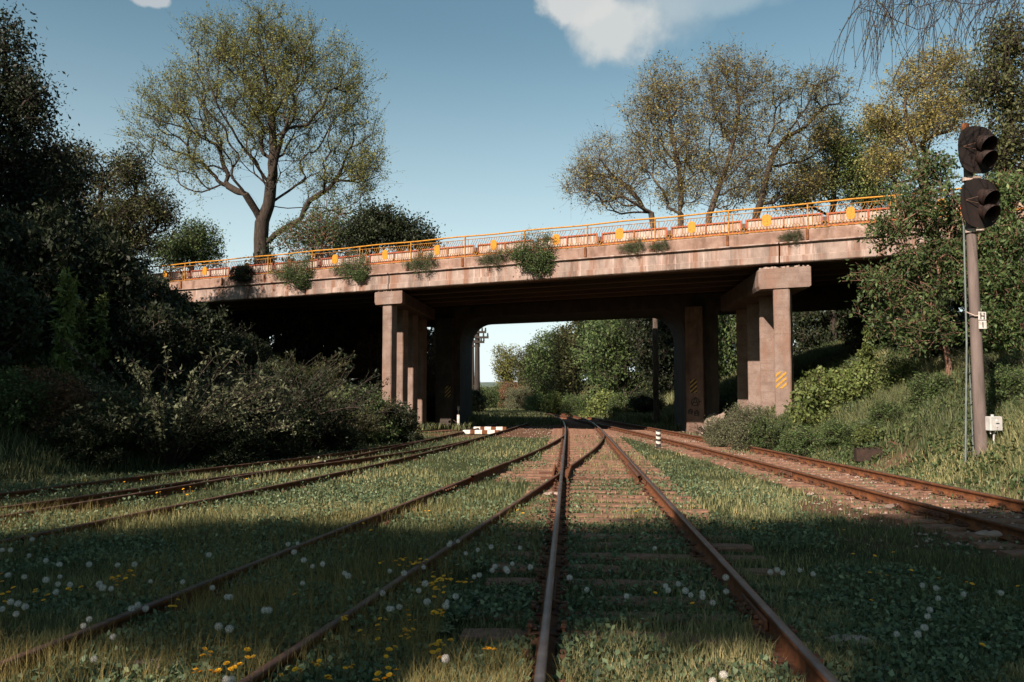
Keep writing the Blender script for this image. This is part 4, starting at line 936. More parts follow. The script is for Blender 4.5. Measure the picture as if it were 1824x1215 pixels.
RIGHT = [
 ('grey1', 1330, 25.0, .95, 'round greyish shrub beside the front right bridge column', 1.05),
 ('grey1', 1290, 26.6, .75, 'smaller greyish shrub by the pale concrete slope', 1.0),
 ('green1', 1365, 24.4, .7, 'green shrub at the foot of the front right column', 1.0),
 ('fresh1', 1465, 24.8, .95, 'bright broad leaved sapling clump right of the front column', 1.1),
 ('fresh1', 1520, 24.2, .8, 'bright broad leaved clump in the middle of the right bank', 1.0),
 ('sap2', 1553, 24.6, 1.0, 'upright bright sapling on the right bank', 1.15),
 ('sap2', 1535, 25.0, .8, 'shorter bright sapling beside the upright one', 1.0),
 ('fresh1', 1600, 23.8, .65, 'small bright clump right of the upright sapling', 1.0),
 ('green1', 1430, 22.6, .7, 'green shrub low on the right bank below the bright saplings', .8),
 ('green1', 1500, 21.6, .65, 'green shrub in the middle foot of the right bank', .7),
 ('green1', 1590, 20.8, .7, 'green shrub left of the signal ladder', .7),
 ('fresh1', 1545, 20.6, .45, 'low leafy weeds above the rusty box', .7),
 ('green1', 1660, 20.6, .75, 'green shrub behind the signal ladder', .8),
 ('spray2', 1790, 19.4, .75, 'grassy shrub right of the signal post foot', .7),
 ('green1', 1815, 17.6, .7, 'leafy shrub at the right edge below the grey box', .8),
 ('green1', 1790, 21.5, .9, 'leafy shrub right of the signal post halfway up', .9),
 ('dark1', 1700, 24.5, 1.0, 'dark shrub under the layered leafy tree', .9),
 ('dark2', 1742, 26.5, 1.5, 'dark shrub directly behind the middle of the signal post', 1.3),
 ('dark2', 1640, 28.0, 1.3, 'dark shrub in the shade of the bridge end', 1.0),
 ('dark1', 1560, 31.0, 1.2, 'dark shrub below the deck on the right bank', 1.0),
 ('dark1', 1470, 46.0, 1.9, 'dark shrub seen beneath the deck right of the columns', 1.5),
 ('dark2', 1400, 48.0, 1.9, 'dark shrub seen behind the right columns', 1.6),
 ('green1', 1298, 50.0, 2.1, 'green shrub seen through the narrow right gap', 1.7),
 ('dark1', 1560, 46.0, 2.0, 'dark shrub far under the right end of the deck', 1.5),
 ('spray2', 1270, 30.5, .55, 'thin sprig leaning over the pale concrete slope', 1.0),
]
for k_ in RIGHT: bush(k_[0], k_[1], k_[2], k_[3], k_[4], k_[5], group='shrubs on the right bank')
for px, v_, z_, s_, kind, lab in ((948, .1, 6.85, .72, 'edge', 'large shrub growing over the bridge edge beam'), (525, .0, 6.8, .75, 'edge', 'shrub on the bridge edge near its shaded left end'), (628, .0, 6.8, .62, 'edge', 'shrub on the bridge edge above the left cap'),
   (752, .0, 6.8, .5, 'edge', 'small shrub on the bridge edge right of the left cap'), (1130, .0, 6.85, .32, 'edge', 'tiny shrub on the bridge edge right of its middle'), (430, .0, 6.9, .5, 'dark1', 'dark shrub on the leftmost bridge edge'),
   (878, .02, 6.8, .4, 'edge', 'tiny shrub left of the large one on the bridge edge'), (1178, .02, 6.85, .24, 'edge', 'tuft on the bridge edge beside a rusty bracket'), (1416, .02, 6.8, .26, 'edge', 'tuft on the bridge edge above the right cap')):
    q = B((uX(px), v_ - .05, z_)); plant('shrub', lab, 'shrub', PB[kind], tuple(q), BRZ, (s_ * 1.25, s_, s_), 'plants rooted in the bridge edge', SN)
# hanging part of the large one
r = np.random.default_rng(5)
q0 = B((uX(948), -.02, 7.0)); lim = [[np.zeros(3), np.array([.1, -.25, .1]), np.array([.2, -.4, -.2])]]
ms = plant_mesh(lim, [(.15, -.35, -.35, .75, .25, .42), (-.5, -.3, -.05, .4, .2, .25), (.5, -.3, -.15, .6, .2, .25)], 333, n_t=160, R0=.02, rt=.003, seg=.15, leaf='green', lsize=.07, lper=26, lspread=.05, tw=3, tlen=.18, sides=4)
plant('shrub', 'branches drooping down the beam face from the bridge edge', 'shrub', ms, tuple(q0), 0, 1, 'plants rooted in the bridge edge', SN)
q0 = B((uX(530), -.02, 6.95)); plant('shrub', 'branches drooping below the shrub at the shaded bridge end', 'shrub', ms, tuple(q0), .2, .8, 'plants rooted in the bridge edge', SN)
q0 = B((uX(636), -.02, 6.9)); plant('shrub', 'branches drooping from the bridge edge above the left cap', 'shrub', ms, tuple(q0), -.3, .55, 'plants rooted in the bridge edge', SN)

# ---- background trees seen through the frame
def tproto(seed, leaf, n_t=420, lper=26, lsize=.24, env=None, bark=None, hgt=9, R0=.18):
    env = env or [(0, 0, hgt * .72, 2.3, 2.3, hgt * .28), (1.2, .4, hgt * .5, 1.6, 1.6, hgt * .25), (-1.3, -.5, hgt * .55, 1.6, 1.6, hgt * .25), (.2, -.8, hgt * .3, 1.8, 1.8, hgt * .2)]
    return plant_mesh([[np.zeros(3), np.array([.1, 0, hgt * .3]), np.array([-.1, .1, hgt * .6]), np.array([0, 0, hgt * .9])]], env, seed, n_t=n_t, R0=R0, rt=.012, seg=.6, leaf=leaf, lsize=lsize, lper=lper, lspread=.25, tw=3, tlen=.6, bark=bark or BARK, bf=.3, sides=5, clump=n_t // 7)
TP = {'o': tproto(201, 'olive'), 'g': tproto(202, 'green'), 'd': tproto(203, 'dark'), 's': tproto(204, 'spring', 420, 16), 'tall': tproto(205, 'olive', 500, 22, hgt=15, R0=.3, env=[(0, 0, 11, 3.2, 3.2, 3.8), (1.6, 0, 8, 2.4, 2.4, 3), (-1.6, .5, 8.5, 2.4, 2.4, 3), (0, -1.5, 9.5, 2.6, 2.6, 3.2)])}
TP['high'] = tproto(206, 'olive', 460, 26, hgt=15, R0=.3, env=[(0, 0, 14.6, 2.6, 2.0, .9), (1.7, 0, 14.4, 1.6, 1.4, .8), (-1.7, .4, 14.5, 1.6, 1.4, .9)])
TP['thin'] = tproto(207, 'olive', 240, 14, hgt=15, R0=.3, env=[(0, 0, 11, 3.0, 2.4, 3.0), (1.2, 0, 9, 2.0, 2.0, 2.6)])
BT = [
 ('s', 902, 108, .95, 'slim lone tree in the bright gap under the bridge'),
 ('o', 950, 92, .85, 'first rounded tree right of the lone tree under the bridge'),
 ('g', 985, 80, .95, 'green tree on the far right bank, second from the bright gap'),
 ('o', 1030, 72, 1.0, 'taller tree with a dark trunk in the middle of the opening'),
 ('g', 1075, 66, .95, 'green tree right of the middle of the opening'),
 ('g', 1115, 60, .95, 'leafy tree hanging over the bank in the opening'),
 ('d', 1165, 57, 1.0, 'dark tree beside the right leg of the frame'),
 ('d', 1210, 58, 1.0, 'dark tree behind the right leg of the frame'),
 ('d', 1000, 100, 1.0, 'dark distant tree deep in the opening'),
 ('d', 1090, 85, 1.2, 'dark distant tree high on the far bank'),
 ('o', 942, 104, .75, 'small rounded tree close right of the lone tree'),
 ('o', 836, 125, .55, 'pale low tree behind the utility poles'),
]
for kd, px, Y, s_, lab in BT:
    x = (px - CX) / F * Y; plant('leafy_tree', lab, 'tree', TP[kd], (x, Y, float(h(x, Y)) - .1), random.uniform(0, 6), s_, 'trees beyond the bridge')
US = [('fresh1', 1250, 41, .9), ('green1', 1330, 40, .8), ('fresh1', 1415, 39, 1.0), ('green1', 1500, 38, 1.1), ('spray3', 1180, 43, .7), ('fresh1', 1570, 36, 1.1)]
UL = ['bright low shrub behind the railing under the two upright budding trees', 'green low shrub behind the railing under the dark stemmed tree', 'bright shrub behind the railing right of the dark stemmed tree', 'green shrub behind the railing under the dense green tree', 'thin low shrub behind the railing at the foot of the nearly bare tree', 'bright shrub behind the railing before the layered leafy tree']
for (kd, px, Y, s_), lab in zip(US, UL):
    x = (px - CX) / F * Y; plant('shrub', lab, 'shrub', PB[kd], (x, Y, 6.2), random.uniform(0, 6), (s_, s_, s_ * 1.2), 'shrubs behind the railing', SN)
BS = [('green1', 878, 98, 1.9, 'green shrub between the utility poles and the lone tree'), ('grey1', 925, 88, 1.8, 'pale shrub at the bank foot by the lone tree'), ('red1', 912, 96, 2.2, 'reddish shrub beside the lone tree'), ('green1', 860, 92, 1.8, 'shrub at the foot of the utility poles'), ('dark1', 842, 74, 1.5, 'dark shrub left of the far track'),
      ('fresh1', 985, 70, 1.3, 'sunlit shrub on the far bank foot'), ('green1', 1025, 62, 1.2, 'green shrub on the far bank in the opening'), ('fresh1', 1075, 57, 1.3, 'bright shrub on the far bank, right half of the opening'), ('green1', 1110, 54, 1.2, 'green shrub near the right leg of the frame'),
      ('dark1', 1150, 52, 1.3, 'dark shrub beside the right leg of the frame'), ('green1', 955, 78, 1.2, 'low green shrub where the far track bends'), ('grey1', 880, 105, 1.5, 'low pale shrub left of the lone tree')]
for kd, px, Y, s_, lab in BS:
    bush(kd, px, Y, s_, lab, 1.0, group='shrubs beyond the bridge')
# trees out of the frame, left and behind: they shade the foreground and the left bank
SHT = [(-15.5, 13, 1.0, 'o', 1), (-21, 5, 1.05, 'tall', 1), (-18, 17, 1.15, 'o', 1), (-24, 13, 1.0, 'tall', 1), (-20, 24, 1.1, 'd', 1), (-27, 21, 1.1, 'tall', 1),
       (22, 2, 1.1, 'tall', 3), (19, -6, 1.1, 'tall', 3), (26, 8, 1.1, 'tall', 3), (12, -16, 1.0, 'tall', 2), (24, 16, 1.1, 'tall', 3),  # unseen trees added on the right to hold back sky light
       (-16, -11, 1.12, 'high', 2), (-12.4, -11.5, 1.16, 'high', 2), (-9, -11.2, 1.16, 'high', 2), (-5.6, -11.6, 1.14, 'high', 2), (-2.2, -11.3, 1.14, 'high', 2), (1.5, -11.5, 1.12, 'high', 2),
       (-15.5, -8.5, .9, 'thin', 2), (-23, -8, 1.1, 'thin', 2), (-25, -3, 1.1, 'thin', 1), (-17.5, 1.5, .92, 'thin', 1)]
for x, y, s_, kd, gq in SHT:
    plant('leafy_tree', {1: 'leafy tree standing on the bank left of the view', 2: 'leafy tree standing behind the camera', 3: 'unseen leafy tree added on the right to hold back sky light'}[gq], 'tree', TP[kd], (x, y, float(h(x, y)) - .1), random.uniform(0, 6), s_, {1: 'trees left of the view', 2: 'trees behind the camera', 3: 'added trees right of the view'}[gq])

# ------------------------------------------------------------ signal
sq = P(1748, 786, 16.0); SX, SY, SZ = sq[0], 16.0, float(h(sq[0], 16.0)) - .15
def sz(py): return P(1748, py, SY)[2] - SZ
sig = empty('railway_signal', (SX, SY, SZ), 0, 'tall railway signal post with two rusted black twin hood heads at right', 'railway signal')
lean = -.012
b = MB(); H = sz(232); b.tube([(lean * z_, 0, z_) for z_ in (0, H * .3, H * .6, H)], [.118, .105, .092, .078], 16); b.build('post', POLEW, sig)
def sighead(zc, hh):
    hd = empty_part = MB(); n = 28; W = .40; pts = []
    for j in range(n):
        t_ = 2 * pi * j / n; c_, s_ = cos(t_), sin(t_); pts.append((W * np.sign(c_) * abs(c_) ** .8, hh * np.sign(s_) * abs(s_) ** .72))
    vs = [(x, -.012, z_) for x, z_ in pts] + [(x, .012, z_) for x, z_ in pts]
    hd.add(vs, [tuple(range(n)), tuple(range(2 * n - 1, n - 1, -1))] + [(j, n + j, n + (j + 1) % n, (j + 1) % n) for j in range(n)])
    o_ = hd.build('signal_head', SIGB, sig); o_.location = (.085 + lean * zc, -.19, zc); o_.rotation_euler = (0, 0, R(9))
    bx = MB(); bx.box((0, .14, 0), (.34, .24, hh * 1.3), bev=.03); bx.build('lamp_case', SIGB, o_)
    for zz in (.135, -.145):
        b = MB(); b.tube([(.08, -.014, zz), (.08, -.03, zz)], .105, 18); b.build('lens', BLACK, o_)
        # hood: half cylinder sticking out, cut back towards the bottom
        b = MB(); n = 16; L = .38; vs = []; rr = .145
        for j in range(n + 1):
            a_ = -.35 * pi + (1.70 * pi) * j / n
            c_, s_ = cos(a_), sin(a_); ln_ = L * (.35 + .65 * max(0, (s_ + .75) / 1.75))
            for q in (0, 1): vs.append((.08 + rr * c_ * (1.05 if q else 1) + (-.10 * ln_ if q else 0), -.013 - (ln_ if q else 0), zz + rr * s_ - (.12 if q else 0)))
        for j in range(n + 1):
            a_ = -.35 * pi + (1.70 * pi) * j / n
            c_, s_ = cos(a_), sin(a_); ln_ = L * (.35 + .65 * max(0, (s_ + .75) / 1.75)); r2_ = rr - .006
            for q in (0, 1): vs.append((.08 + r2_ * c_ * (1.05 if q else 1) + (-.10 * ln_ if q else 0), -.013 - (ln_ if q else 0), zz + r2_ * s_ - (.12 if q else 0)))
        M_ = 2 * (n + 1); fs = [(2 * j, 2 * j + 1, 2 * j + 3, 2 * j + 2) for j in range(n)] + [(M_ + 2 * j, M_ + 2 * j + 2, M_ + 2 * j + 3, M_ + 2 * j + 1) for j in range(n)] + [(2 * j + 1, M_ + 2 * j + 1, M_ + 2 * j + 3, 2 * j + 3) for j in range(n)]
        b.add(vs, fs, True); b.build('hood', SIGH, o_)
    b = MB(); b.tube([(-.30, -.016, .05), (-.11, -.10, .10)], .008, 6); b.tube([(-.30, -.016, .04), (-.11, -.10, -.02)], .008, 6); b.build('stay_rod', RHEAD, o_)
sighead(sz(272), .46); sighead(sz(366), .475)
for zz in (sz(320), sz(412)):
    b = MB(); b.tube([(lean * zz, 0, zz - .035), (lean * zz, 0, zz + .035)], .125, 16); b.box((.08 + lean * zz, -.12, zz), (.16, .12, .05), bev=.01); b.build('clamp', WHTP, sig)
b = MB(); b.tube([(-.02 + lean * H, .0, H - .02), (-.02 + lean * H, 0, H + .12)], [.075, .07], 12); b.build('post_cap', RUST, sig)
# ladder
lad = MB(); xa, xb = -.22, .02
zt_ = sz(395); lad.tube([(-.34, -.05, .05), (-.24, -.05, zt_ * .5), (-.22, -.05, zt_)], .018, 8); lad.tube([(-.10, .1, .05), (-.115, .12, zt_ * .45)], .013, 8)
for k in range(9):
    z_ = .25 + k * .30
    if k < 6: lad.tube([(-.335 + .01 * k * .3, -.05, z_), (-.10, .1, z_ + .01)], .008, 6)
lad.build('ladder', GRNM, sig)
b = MB(); zb_ = sz(563); b.tube([(-.245, -.05, zb_ + .08), (-.10, -.12, zb_ - .01), (.05, -.15, zb_)], .014, 6); b.build('ladder_bracket', WHTP, sig)
# plates with writing
def glyph(parent, strokes, y, mat_=BLK):
    g = MB()
    for (x, z_, w__, h_) in strokes: g.box((x, y, z_), (w__, .004, h_))
    g.build('letter', mat_, parent)
zc = sz(564)
for kk, (zp, st, hw_) in enumerate(((zc, [(-.036, 0, .02, .125), (.036, 0, .02, .125), (0, 0, .054, .02)], .155), (zc - .168, [(0, 0, .02, .10)], .155))):
    b = MB(); b.box((0, 0, 0), (.17, .008, hw_), bev=.002); o_ = b.build('number_plate', WHITE, sig); o_.location = (.055 + lean * zp, -.142, zp); o_.rotation_euler = (0, 0 if kk else .02, R(12))
    glyph(o_, st, -.0075)
# grey junction box
zc = sz(754)
b = MB(); b.box((0, 0, 0), (.25, .14, .27), bev=.012); o_ = b.build('junction_box', GREY, sig); o_.location = (.13, -.20, zc); o_.rotation_euler = (0, 0, R(10))
b = MB(); b.box((0, -.078, 0), (.235, .014, .255), bev=.004); b.build('box_door', GREY, o_)
b = MB(); b.tube([(0, -.085, .05), (0, -.11, .05)], [.03, .022], 12); b.box((0, -.098, .025), (.06, .024, .018)); b.tube([(0, -.085, -.05), (0, -.095, -.05)], .017, 12); b.build('latch', GREY, o_)
b = MB(); b.tube([(-.07, 0, -.135), (-.07, 0, -.19)], .012, 8); b.tube([(.07, 0, -.135), (.07, 0, -.19)], .012, 8); b.tube([(.0, 0, -.135), (.0, .02, -.45)], .018, 8); b.tube([(-.02, 0, .135), (-.02, 0, .17)], .03, 8); b.build('conduit', GREY, o_)

# ------------------------------------------------------------ line-side furniture
BOXM = surf('burnt_rusty_metal', [(.3, (.010, .007, .006)), (.6, (.035, .018, .012)), (.8, (.10, .045, .025))], 7, .8, .4, 40)
q = G(1173, 797, .0)
t_ = empty('marker_post', (q[0], q[1], 0), 0, 'short black and white banded marker post between main and right track', 'marker post')
b = MB(); Hh = .55; b.tube([(0, 0, 0), (0, 0, Hh)], .075, 16); b.build('post', BLK, t_)
b = MB()
for k in range(3):
    z_ = .14 + k * .15; n = 16; vs = []
    for j in range(n + 1):
        a_ = 2 * pi * j / n; off = .03 * sin(a_)
        vs += [(.079 * cos(a_), .079 * sin(a_), z_ + off), (.079 * cos(a_), .079 * sin(a_), z_ + .075 + off)]
    b.add(vs, [(2 * j, 2 * j + 2, 2 * j + 3, 2 * j + 1) for j in range(n)], True)
b.build('white_band', WHITE, t_)
# striped blocks between the rails of the yard track
for px, py, lab in ((858, 768, 'nearer row of red and white striped concrete blocks in the left track'), (874, 762, 'farther row of red and white striped concrete blocks in the left track')):
    q = G(px, py, .12); t_ = empty('striped_beam', (q[0], q[1], 0), -.10, lab, 'striped beam', 'striped beams in the left track')
    b = MB(); b.box((0, 0, .08), (1.5, .34, .16), bev=.015); b.build('beam', REDP if False else RUST, t_)
    b = MB()
    for k in (-.62, -.12, .42): b.box((k, 0, .082), (.32, .35, .165), bev=.012)
    b.build('white_stripe', WHITE, t_)
# switch stands
def stand(px, py, label, s_=1):
    q = G(px, py, .0); t_ = empty('switch_stand', (q[0], q[1], 0), 0, label, 'switch stand', 'switch stands by the tracks'); t_.scale = (s_, s_, s_)
    b = MB(); b.box((0, 0, .06), (.9, .35, .12), bev=.02); b.build('base', DPOST, t_)
    b = MB(); b.box((.12, 0, .45), (.16, .16, .75), bev=.015); b.build('pedestal', WHITE, t_)
    b = MB(); b.tube([(.12, 0, .82), (.12, 0, 1.15)], .03, 8); b.box((.12, 0, 1.22), (.14, .14, .26), bev=.03); b.build('indicator', GREY, t_)
    b = MB(); b.tube([(.05, -.1, .3), (-.25, -.14, .55), (-.42, -.14, .42)], .02, 8); b.sphere((-.42, -.14, .38), .085); b.build('lever', DPOST, t_)
stand(813, 762, 'switch stand with white pedestal beside the left leg of the frame', .8)
stand(962, 752, 'small dark switch stand on the grass under the bridge', .45)
stand(898, 722, 'distant dark switch stand beside the far bend of the track', .8)
# rusty box at the foot of the right bank
q = G(1550, 829, 0.05); t_ = empty('drain_box', (q[0], q[1], float(h(q[0], q[1])) + .04), R(-14), 'dark rusty metal box lying open in the grass below the right bank', 'metal box')
b = MB()
b.box((0, 0, .12), (.46, .03, .24)); b.box((0, .34, .12), (.46, .03, .24)); b.box((-.215, .17, .12), (.03, .31, .24)); b.box((.215, .17, .12), (.03, .31, .24)); b.build('box_walls', BOXM, t_); t_.scale = (1.25, 1.2, 1.15)
b = MB()
for k in range(4): b.box((-.15 + k * .1, .17, .247), (.05, .36, .014))
b.build('grate', BOXM, t_)
b = MB(); b.box((0, .17, .02), (.40, .3, .02)); b.build('bottom', BLK, t_)
# pale stone / concrete slope at the graffiti pier
q1 = P(1222, 778, 36.6); 
b = MB(); pa = [P(1243, 779, 34.6), P(1283, 779, 32.6), P(1292, 735, 36.0), P(1262, 738, 37.6)]
pa[0][2] = .02; pa[1][2] = .12
pts = []
nn = 8
for i in range(nn + 1):
    for j in range(nn + 1):
        s_, t2 = i / nn, j / nn; q = (pa[0] * (1 - s_) + pa[1] * s_) * (1 - t2) + (pa[3] * (1 - s_) + pa[2] * s_) * t2
        pts.append(q + np.array([0, 0, random.uniform(-.03, .03)]))
b.add(pts + [p_ - np.array([0, 0, .5]) for p_ in pts], [(i * (nn + 1) + j, (i + 1) * (nn + 1) + j, (i + 1) * (nn + 1) + j + 1, i * (nn + 1) + j + 1) for i in range(nn) for j in range(nn)] +
      [(j, j + 1, 81 + j + 1, 81 + j) for j in range(nn)] + [(j * 9, 81 + j * 9, 81 + j * 9 + 9, j * 9 + 9) for j in range(nn)] + [(72 + j, 81 + 72 + j, 81 + 73 + j, 73 + j) for j in range(nn)] + [(j * 9 + 8, j * 9 + 17, 81 + j * 9 + 17, 81 + j * 9 + 8) for j in range(nn)])
b.build('slope_paving', STONE, label='pale concrete paving sloping up beside the graffiti pier', cat='slope paving')
# utility poles far beyond
def upole(px, Y, Htop, arms, label):
    x = (px - CX) / F * Y; z = float(h(x, Y)); t_ = empty('utility_pole', (x, Y, z - .1), 0, label, 'utility pole', 'utility poles beyond the bridge')
    Hh = P(px, Htop, Y)[2] - z; b = MB(); b.tube([(0, 0, 0), (0, 0, Hh)], [.30, .20], 10); b.build('pole', DKWOOD, t_)
    for dz, w__ in arms:
        b = MB(); b.box((0, -.22, Hh - dz), (w__ * 1.15, .16, .2)); b.build('crossarm', DKWOOD, t_)
        for k in (-1, -.6, .6, 1): 
            b = MB(); b.tube([(k * w__ / 2 * 1.05, -.22, Hh - dz + .1), (k * w__ / 2 * 1.05, -.22, Hh - dz + .42)], [.09, .06], 8); b.build('insulator', DKWOOD, t_)
    return t_
upole(850, 80, 578, ((.65, 1.5), (1.15, 1.9), (1.6, 1.2)), 'nearer dark utility pole with three crossarms in the bright gap')
upole(841, 98, 600, ((.4, 1.6), (1.0, 1.6)), 'farther thinner utility pole behind the nearer one')
# stones
for px, py, s_, lab in ((985, 880, .16, 'pale flat stone beside the left rail of the main track'), (1600, 903, .2, 'flat grey stone beside the right track'), (1770, 952, .22, 'rounded grey stone at the end of a right track sleeper'), (1512, 1143, .17, 'reddish flat stone in the right foreground grass'), (270, 1188, .2, 'half buried grey stone in the left foreground')):
    q = G(px, py, .04); b = MB(); b.sphere((0, 0, 0), 1, 12, 7)
    b.v = [tuple(np.array(p_) * (1 + .25 * (vnoise(p_[0] * 3 + px, p_[1] * 3 + p_[2] * 2, 1) - .5)) * np.array([s_, s_ * .6, s_ * .22])) for p_ in b.v]
    o_ = b.build('stone', STONE, label=lab, cat='stone', group='stones'); o_.location = tuple(q)

# ------------------------------------------------------------ grass and weeds
def grassy(n, y0, y1, seed, power=1.6, half=.66, add=1.6):
    r = np.random.default_rng(seed); u = r.random(n); a_ = 1 - power
    Y = (y0 ** a_ + u * (y1 ** a_ - y0 ** a_)) ** (1 / a_); X = (r.random(n) * 2 - 1) * (half * Y + add); return X, Y, r
GR1 = leafmat('grass_blades', [(0, (.036, .050, .024)), (.35, (.082, .098, .045)), (.7, (.18, .185, .082)), (1, (.38, .32, .16))], .30, .6, 0)
GR2 = leafmat('weed_leaves', [(0, (.028, .050, .028)), (.5, (.076, .118, .062)), (1, (.19, .24, .13))], .25, .5, 0)
GR3 = leafmat('dry_grass', [(0, (.10, .085, .03)), (.5, (.19, .155, .055)), (1, (.32, .24, .09))], .30, .7, 0)
def ontrackmask(X, Y, r, hgt):
    keep = np.ones(len(X), bool)
    bb_ = bare(X, Y) + vnoise(X, Y, 1.2, 5) * .55 ; keep &= ~((bb_ > .52) & (r.random(len(X)) < .86))
    for k_ in PATH:
        for s_ in (-1, 1):
            ln = offs(PATH[k_], s_ * GA); xc = np.interp(Y, ln[:, 1], ln[:, 0]); inside = (Y > ln[0, 1]) & (Y < ln[-1, 1])
            keep &= ~(inside & (np.abs(X - xc) < (.09 if k_ in ('main', 'right') else .035)))
    dm = trackdist(X, Y, 'main'); keep &= ~((dm < .72) & (Y > 4) & (vnoise(X, Y, .5, 6) < .30) & (r.random(len(X)) < .6))
    sl_y = np.array(SLY); near = np.min(np.abs(Y[:, None] - .07 * (X[:, None] - 1) * 0 - sl_y[None, :26]), 1) if len(Y) < 10 else np.abs(Y - np.interp(Y, sl_y, sl_y)); idx = np.clip(np.searchsorted(sl_y, Y), 1, len(sl_y) - 1); near = np.minimum(np.abs(Y - sl_y[idx]), np.abs(Y - sl_y[idx - 1]))
    keep &= ~((dm < 1.25) & (near < .12) & (vnoise(X, Y, .7, 3) > .36) & (r.random(len(X)) < .7))
    return keep
def blades(X, Y, r, hgt, wid, name, mat_, lean_=.35, tone=None):
    n = len(X); Z = h(X, Y) - .005; th = r.random(n) * 2 * pi; a_ = np.stack([np.cos(th), np.sin(th), 0 * th], 1)
    ph = r.random(n) * 2 * pi; ld = np.stack([np.cos(ph), np.sin(ph), 0 * ph], 1) * (lean_ * r.random(n) ** .7)[:, None]
    b0 = np.stack([X, Y, Z], 1); H_ = hgt[:, None]; w__ = wid[:, None]; up = np.array([[0, 0, 1.]])
    v0 = b0 - a_ * w__; v1 = b0 + a_ * w__; m_ = b0 + up * H_ * .55 + ld * H_ * .35; v2 = m_ + a_ * w__ * .8; v3 = m_ - a_ * w__ * .8; tp = b0 + up * H_ * .95 + ld * H_ * 1.1
    V_ = np.stack([v0, v1, v2, v3, tp], 1).reshape(-1, 3); i = np.arange(n)[:, None] * 5
    T = np.concatenate([i + np.array([[0, 1, 2]]), i + np.array([[0, 2, 3]]), i + np.array([[3, 2, 4]])], 0)
    t_ = (np.clip(r.normal(.5, .2, n), 0, 1) if tone is None else tone)
    return tag(link(name, npmesh(name, V_, T, [mat_], attr=np.concatenate([t_, t_, t_]))), kind='stuff', cat='grass')
def sidefac(X, Y): return np.clip((np.maximum(0, X - xr(Y)) + np.maximum(0, xl(Y) - X)) / 1.2, 0, 1)
X, Y, r = grassy(500000, 2.6, 46, 301, 1.75); k_ = ontrackmask(X, Y, r, 0); X, Y = X[k_], Y[k_]
tall = vnoise(X, Y, 1.1, 3) * .6 + vnoise(X, Y, .35, 4) * .4; k_ = r.random(len(X)) < np.clip(tall * 1.9 - .12, .18, 1); X, Y, tall = X[k_], Y[k_], tall[k_]
sf = sidefac(X, Y); dist = np.hypot(X, Y)
H_ = (.04 + .125 * tall ** 1.6 + .18 * sf) * (.55 + .9 * r.random(len(X))); W_ = .0019 + .00030 * dist
tone = np.clip(.15 + .7 * vnoise(X, Y, 2.3, 6) + r.normal(0, .17, len(X)), 0, 1)
tag(blades(X, Y, r, H_, W_, 'grass', GR1, .45, tone), label='short mixed grass growing between and beside the tracks')
X, Y, r = grassy(320000, 2.6, 38, 302, 1.6); k_ = ontrackmask(X, Y, r, 0); X, Y = X[k_], Y[k_]
cl = vnoise(X, Y, .9, 7) ; k_ = cl > .43; X, Y = X[k_], Y[k_]; Z = h(X, Y); d_ = np.hypot(X, Y)
P0 = np.stack([X, Y, Z + r.random(len(X)) * .09 + .01], 1); dirs = np.stack([r.normal(0, 1, len(X)), r.normal(0, 1, len(X)), r.random(len(X)) * .5], 1)
Vl, Fl = leaves(P0, (.035 + .0018 * d_)[:, None] * np.ones((len(X), 1)) if False else .042, r, .65, 0, dirs=unit(dirs))
tag(link('clover', npmesh('clover', Vl, Fl, [GR2], attr=np.clip(r.normal(.5, .22, len(X)), 0, 1))), label='low broad leaved clover and weeds among the tracks', cat='ground cover', kind='stuff')
# seeding dry grass, foreground and along the left rails
X, Y, r = grassy(95000, 2.5, 12, 303, 1.5, .66, .6); dry = vnoise(X, Y, 1.5, 2); brr = offs(PATH['branch'], GA); nb = np.abs(X - np.interp(Y, brr[:, 1], brr[:, 0]) + .15) < .22
k_ = ontrackmask(X, Y, r, 0) & (((dry > .46) & ((X < .3) | (Y < 4.6))) | (nb & (Y < 9)))
X, Y = X[k_], Y[k_]; tag(blades(X, Y, r, .14 + .16 * r.random(len(X)), np.full(len(X), .0016), 'dry_grass', GR3, .5), label='straw coloured seeding grass in the left foreground')
# grass of the banks: taller, right side and left side
def bank(seed, n, side):
    r = np.random.default_rng(seed); Y = 9 + 36 * r.random(n) ** .8; q = 9 * r.random(n) ** 1.2
    X = xr(Y) + q if side > 0 else xl(Y) - q; return X, Y, r
X, Y, r = bank(304, 180000, 1); k_ = ~((bare(X, Y) > .15) & (r.random(len(X)) < .8)); X, Y = X[k_], Y[k_]; tl = vnoise(X, Y, .8, 1); s_ = np.clip((X - xr(Y)) / 1.5, 0, 1)
tag(blades(X, Y, r, (.10 + .42 * tl * s_) * (.5 + .8 * r.random(len(X))), .006 + .004 * r.random(len(X)), 'bank_grass', GR1, .6, np.clip(.2 + .6 * vnoise(X, Y, 1.6, 5) + r.normal(0, .15, len(X)), 0, 1)), label='tall lush grass covering the right bank')
X, Y, r = bank(305, 60000, -1)
tag(blades(X, Y, r, (.12 + .3 * r.random(len(X))), .007 + .004 * r.random(len(X)), 'bank_grass', GR1, .6, np.clip(r.normal(.3, .15, len(X)), 0, 1)), label='dark grass at the foot of the left bank')
# broad weeds on the right bank
X, Y, r = bank(306, 90000, 1); k_ = vnoise(X, Y, 1.0, 4) > .42; X, Y = X[k_], Y[k_]; Z = h(X, Y)
Vl, Fl = leaves(np.stack([X, Y, Z + r.random(len(X)) * .35 * np.clip((X - xr(Y)), 0, 1)], 1), .10, r, .5, -.2)
tag(link('bank_weeds', npmesh('bank_weeds', Vl, Fl, [LEAF['green']], attr=np.clip(r.normal(.5, .22, len(X)), 0, 1))), label='leafy nettles and weeds among the grass of the right bank', cat='ground cover', kind='stuff')
